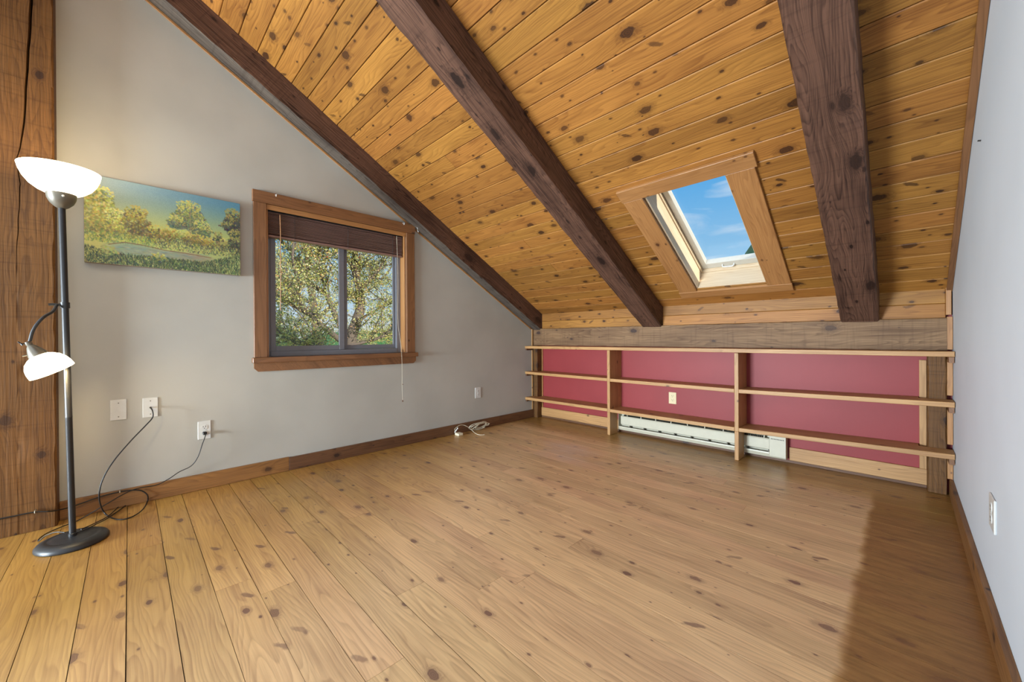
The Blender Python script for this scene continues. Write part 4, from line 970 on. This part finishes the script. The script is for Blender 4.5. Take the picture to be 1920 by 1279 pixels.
MAT['leaf'] = mat_leaf('autumn_leaf', [srgb(226, 216, 120), srgb(186, 188, 92), srgb(150, 160, 84), srgb(240, 230, 160), srgb(206, 192, 110), srgb(112, 124, 76), srgb(214, 166, 110), srgb(170, 184, 140), srgb(236, 230, 180)])
MAT['bark'] = paint('grey_bark', srgb(116, 102, 92), 0.85, 0.6, 40.0, 0.15)
MAT['grass'] = paint('field_grass', srgb(176, 180, 96), 0.9, 0.2, 3.0, 0.2)
MAT['hill'] = paint('wooded_hill', srgb(74, 128, 64), 0.9, 0.3, 0.4, 0.2)
MAT['berry'] = plain('red_fruit', srgb(206, 90, 44), 0.4)
tag(prism('ground', [(-220, -220), (220, -220), (220, 260), (-220, 260)], 'z', -3.6, -3.2, MAT['grass']), kind='structure')
bm = bmesh.new(); rg = random.Random(3)
nx_, ny_ = 60, 10; grid = []
for j in range(ny_):
    rowv = []
    for i in range(nx_):
        x = -160 + 330 * i / (nx_ - 1); y_ = 150 + 90 * j / (ny_ - 1)
        hgt = (14 + 42 / (1 + math.exp(-(x + 46) / 4.8))) * math.sin(min(1, j / 4) * math.pi / 2) * (0.93 + 0.07 * math.sin(x * 0.12)) + rg.uniform(-0.5, 0.5)
        rowv.append(bm.verts.new((x, y_, -3.3 + hgt * (0 if j == 0 else 1))))
    grid.append(rowv)
for j in range(ny_ - 1):
    for i in range(nx_ - 1): bm.faces.new((grid[j][i], grid[j][i + 1], grid[j + 1][i + 1], grid[j + 1][i]))
tag(obj('hill', from_bm(bm, True), MAT['hill']), 'green wooded hillside seen through the skylight', 'hill', kind='structure')
bm = bmesh.new(); grid = []
for j in range(6):
    rowv = []
    for i in range(50):
        y_ = -60 + 200 * i / 49; x = -95 - 12 * j
        rowv.append(bm.verts.new((x, y_, -3.3 + (0 if j == 0 else (5.2 + 1.4 * math.sin(y_ * 0.13) + rg.uniform(-0.7, 0.7)) * math.sin(min(1, j / 2) * math.pi / 2)))))
    grid.append(rowv)
for j in range(5):
    for i in range(49): bm.faces.new((grid[j][i], grid[j + 1][i], grid[j + 1][i + 1], grid[j][i + 1]))
tag(obj('hill', from_bm(bm, True), MAT['hill']), 'low distant tree line seen through the window', 'hill', kind='structure')

def build_tree(name, label, base, limbs, seed, leaf_n, box_, twigs=10):
    """limbs: list of (polyline, r0, r1, is_trunk); twigs and leaves grow on them"""
    rg = random.Random(seed); root = empty(name, base, label=label, cat='tree', group='trees outside the window')
    tips = []; twbm = bmesh.new()
    for pts, r0, r1, nm in limbs:
        sp = smooth_path(pts, 5); n = len(sp)
        bm = bmesh.new(); tube_bm(bm, sp, [r0 + (r1 - r0) * i / (n - 1) for i in range(n)], 8)
        obj(nm, from_bm(bm, True), MAT['bark'], root)
        for i in range(twigs if nm == 'branch' else twigs * 2):
            k_ = rg.randrange(n // 4, n - 1); p0 = sp[k_]; d = (sp[k_ + 1] - sp[k_]).normalized()
            side = Vector((rg.uniform(-1, 1), rg.uniform(-1, 1), rg.uniform(-0.5, 1))).normalized()
            d2 = (d * 0.6 + side).normalized(); L = rg.uniform(0.35, 1.0); q = [p0]; cur = p0
            for s in range(4):
                d2 = (d2 + Vector((rg.uniform(-.35, .35), rg.uniform(-.35, .35), rg.uniform(-.2, .4)))).normalized(); cur = cur + d2 * L / 4; q.append(cur)
                if rg.random() < 0.8:
                    d3 = (d2 + Vector((rg.uniform(-1, 1), rg.uniform(-1, 1), rg.uniform(-.8, .8)))).normalized(); e = cur + d3 * rg.uniform(0.12, 0.4); mid = cur.lerp(e, 0.5) + Vector((rg.uniform(-.03, .03),) * 3)
                    tube_bm(twbm, [cur, mid, e], [0.005, 0.0038, 0.002], 4, False); tips += [(cur, mid), (mid, e)]
            rr = rg.uniform(0.008, 0.014)
            tube_bm(twbm, q, [rr * (1 - 0.16 * s) for s in range(5)], 5, False); tips += list(zip(q, q[1:]))
    tag(obj('twigs', from_bm(twbm, True), MAT['bark'], root), kind='stuff')
    vs, fs = [], []
    for _ in range(leaf_n):
        a, b = rg.choice(tips); p0 = a.lerp(b, rg.random()) + Vector((rg.gauss(0, 0.05), rg.gauss(0, 0.05), rg.gauss(0, 0.05)))
        L = rg.uniform(0.022, 0.044); Wd = L * 0.55
        d = Vector((rg.gauss(0, 1), rg.gauss(0, 1), rg.gauss(-0.3, 1))).normalized(); s = d.orthogonal().normalized(); ang = rg.uniform(0, 6.28)
        s = (Matrix.Rotation(ang, 3, d) @ s); nn = d.cross(s)
        i0 = len(vs); vs += [p0, p0 + d * L * 0.5 + s * Wd * 0.5 + nn * L * 0.1, p0 + d * L, p0 + d * L * 0.5 - s * Wd * 0.5 + nn * L * 0.1]
        fs += [(i0, i0 + 1, i0 + 2), (i0, i0 + 2, i0 + 3)]
    me = bpy.data.meshes.new('leaves'); me.from_pydata([tuple(v) for v in vs], [], fs)
    tag(obj('foliage', me, MAT['leaf'], root), kind='stuff')
    bm = bmesh.new()
    for _ in range(70):
        a, b = rg.choice(tips); bmesh.ops.create_icosphere(bm, subdivisions=1, radius=0.012, matrix=Matrix.Translation(a.lerp(b, rg.random()) - Vector((0, 0, 0.02))))
    tag(obj('fruit', from_bm(bm, True), MAT['berry'], root), kind='stuff')
    return root
TX = -3.6
def tp(px, py, dx=0.0): return on_x(px, py, TX + dx)
b0 = tp(655, 660); base1 = Vector((b0.x + 0.1, b0.y - 0.25, -3.2))
build_tree('fruit_tree', 'leafy tree with a dark leaning trunk just outside the window', tuple(base1), [
    ([base1, base1.lerp(b0, 0.55) + Vector((0.0, 0.12, 0)), tp(657, 655), tp(668, 605), tp(676, 575), tp(672, 530), tp(664, 498), tp(668, 450), tp(664, 400), tp(650, 330)], 0.13, 0.028, 'trunk'),
    ([tp(657, 655), tp(640, 615, -.1), tp(628, 590, -.2), tp(612, 553, -.25), tp(586, 533, -.3), tp(560, 508, -.3), tp(546, 474, -.35), tp(522, 445, -.4), tp(490, 410, -.4)], 0.06, 0.016, 'branch'),
    ([tp(640, 640, .1), tp(606, 612, .2), tp(584, 592, .25), tp(566, 574, .3), tp(557, 552, .3), tp(556, 520, .3), tp(549, 488, .3), tp(552, 440, .3)], 0.05, 0.014, 'branch'),
    ([tp(584, 592, .25), tp(560, 580, .3), tp(540, 566, .3), tp(526, 555, .4), tp(505, 548, .5)], 0.028, 0.010, 'branch'),
    ([tp(672, 545), tp(690, 528, .1), tp(705, 512, .2), tp(722, 488, .3), tp(740, 470, .4)], 0.030, 0.010, 'branch'),
    ([tp(668, 605), tp(690, 590, -.2), tp(712, 578, -.3), tp(735, 560, -.4), tp(760, 548, -.5)], 0.032, 0.010, 'branch'),
    ([tp(664, 500), tp(650, 490, .1), tp(642, 470, .2), tp(638, 440, .3)], 0.022, 0.008, 'branch'),
    ([tp(650, 650, .2), tp(690, 640, .3), tp(720, 630, .4), tp(745, 610, .5), tp(770, 600, .6)], 0.03, 0.010, 'branch'),
    ([tp(640, 660, .2), tp(590, 650, .3), tp(550, 640, .4), tp(510, 625, .5)], 0.03, 0.010, 'branch'),
    ([tp(612, 553, -.25), tp(604, 520, -.1), tp(598, 480, 0), tp(606, 440, .1)], 0.024, 0.009, 'branch'),
], 21, 42000, None, 20)
TX = -7.5
b1 = tp(600, 650); base2 = Vector((b1.x, b1.y, -3.2))
build_tree('fruit_tree', 'sunlit leafy tree standing behind the leaning tree outside the window', tuple(base2), [
    ([base2, tp(602, 700), tp(600, 650), tp(590, 600), tp(585, 550), tp(575, 500), tp(580, 440), tp(570, 380)], 0.16, 0.03, 'trunk'),
    ([tp(600, 660), tp(560, 640), tp(530, 625), tp(500, 615)], 0.07, 0.015, 'branch'),
    ([tp(600, 670), tp(650, 645), tp(700, 635), tp(750, 628), tp(790, 620)], 0.07, 0.015, 'branch'),
    ([tp(600, 690), tp(660, 668), tp(720, 660), tp(790, 655)], 0.06, 0.015, 'branch'),
    ([tp(602, 700), tp(560, 668), tp(520, 655), tp(480, 650)], 0.06, 0.015, 'branch'),
    ([tp(590, 600), tp(630, 570), tp(680, 550), tp(720, 520), tp(745, 480)], 0.06, 0.015, 'branch'),
    ([tp(587, 570), tp(550, 550), tp(520, 520), tp(500, 480)], 0.05, 0.012, 'branch'),
    ([tp(578, 510), tp(620, 480), tp(660, 450), tp(700, 420)], 0.05, 0.012, 'branch'),
], 33, 42000, None, 20)
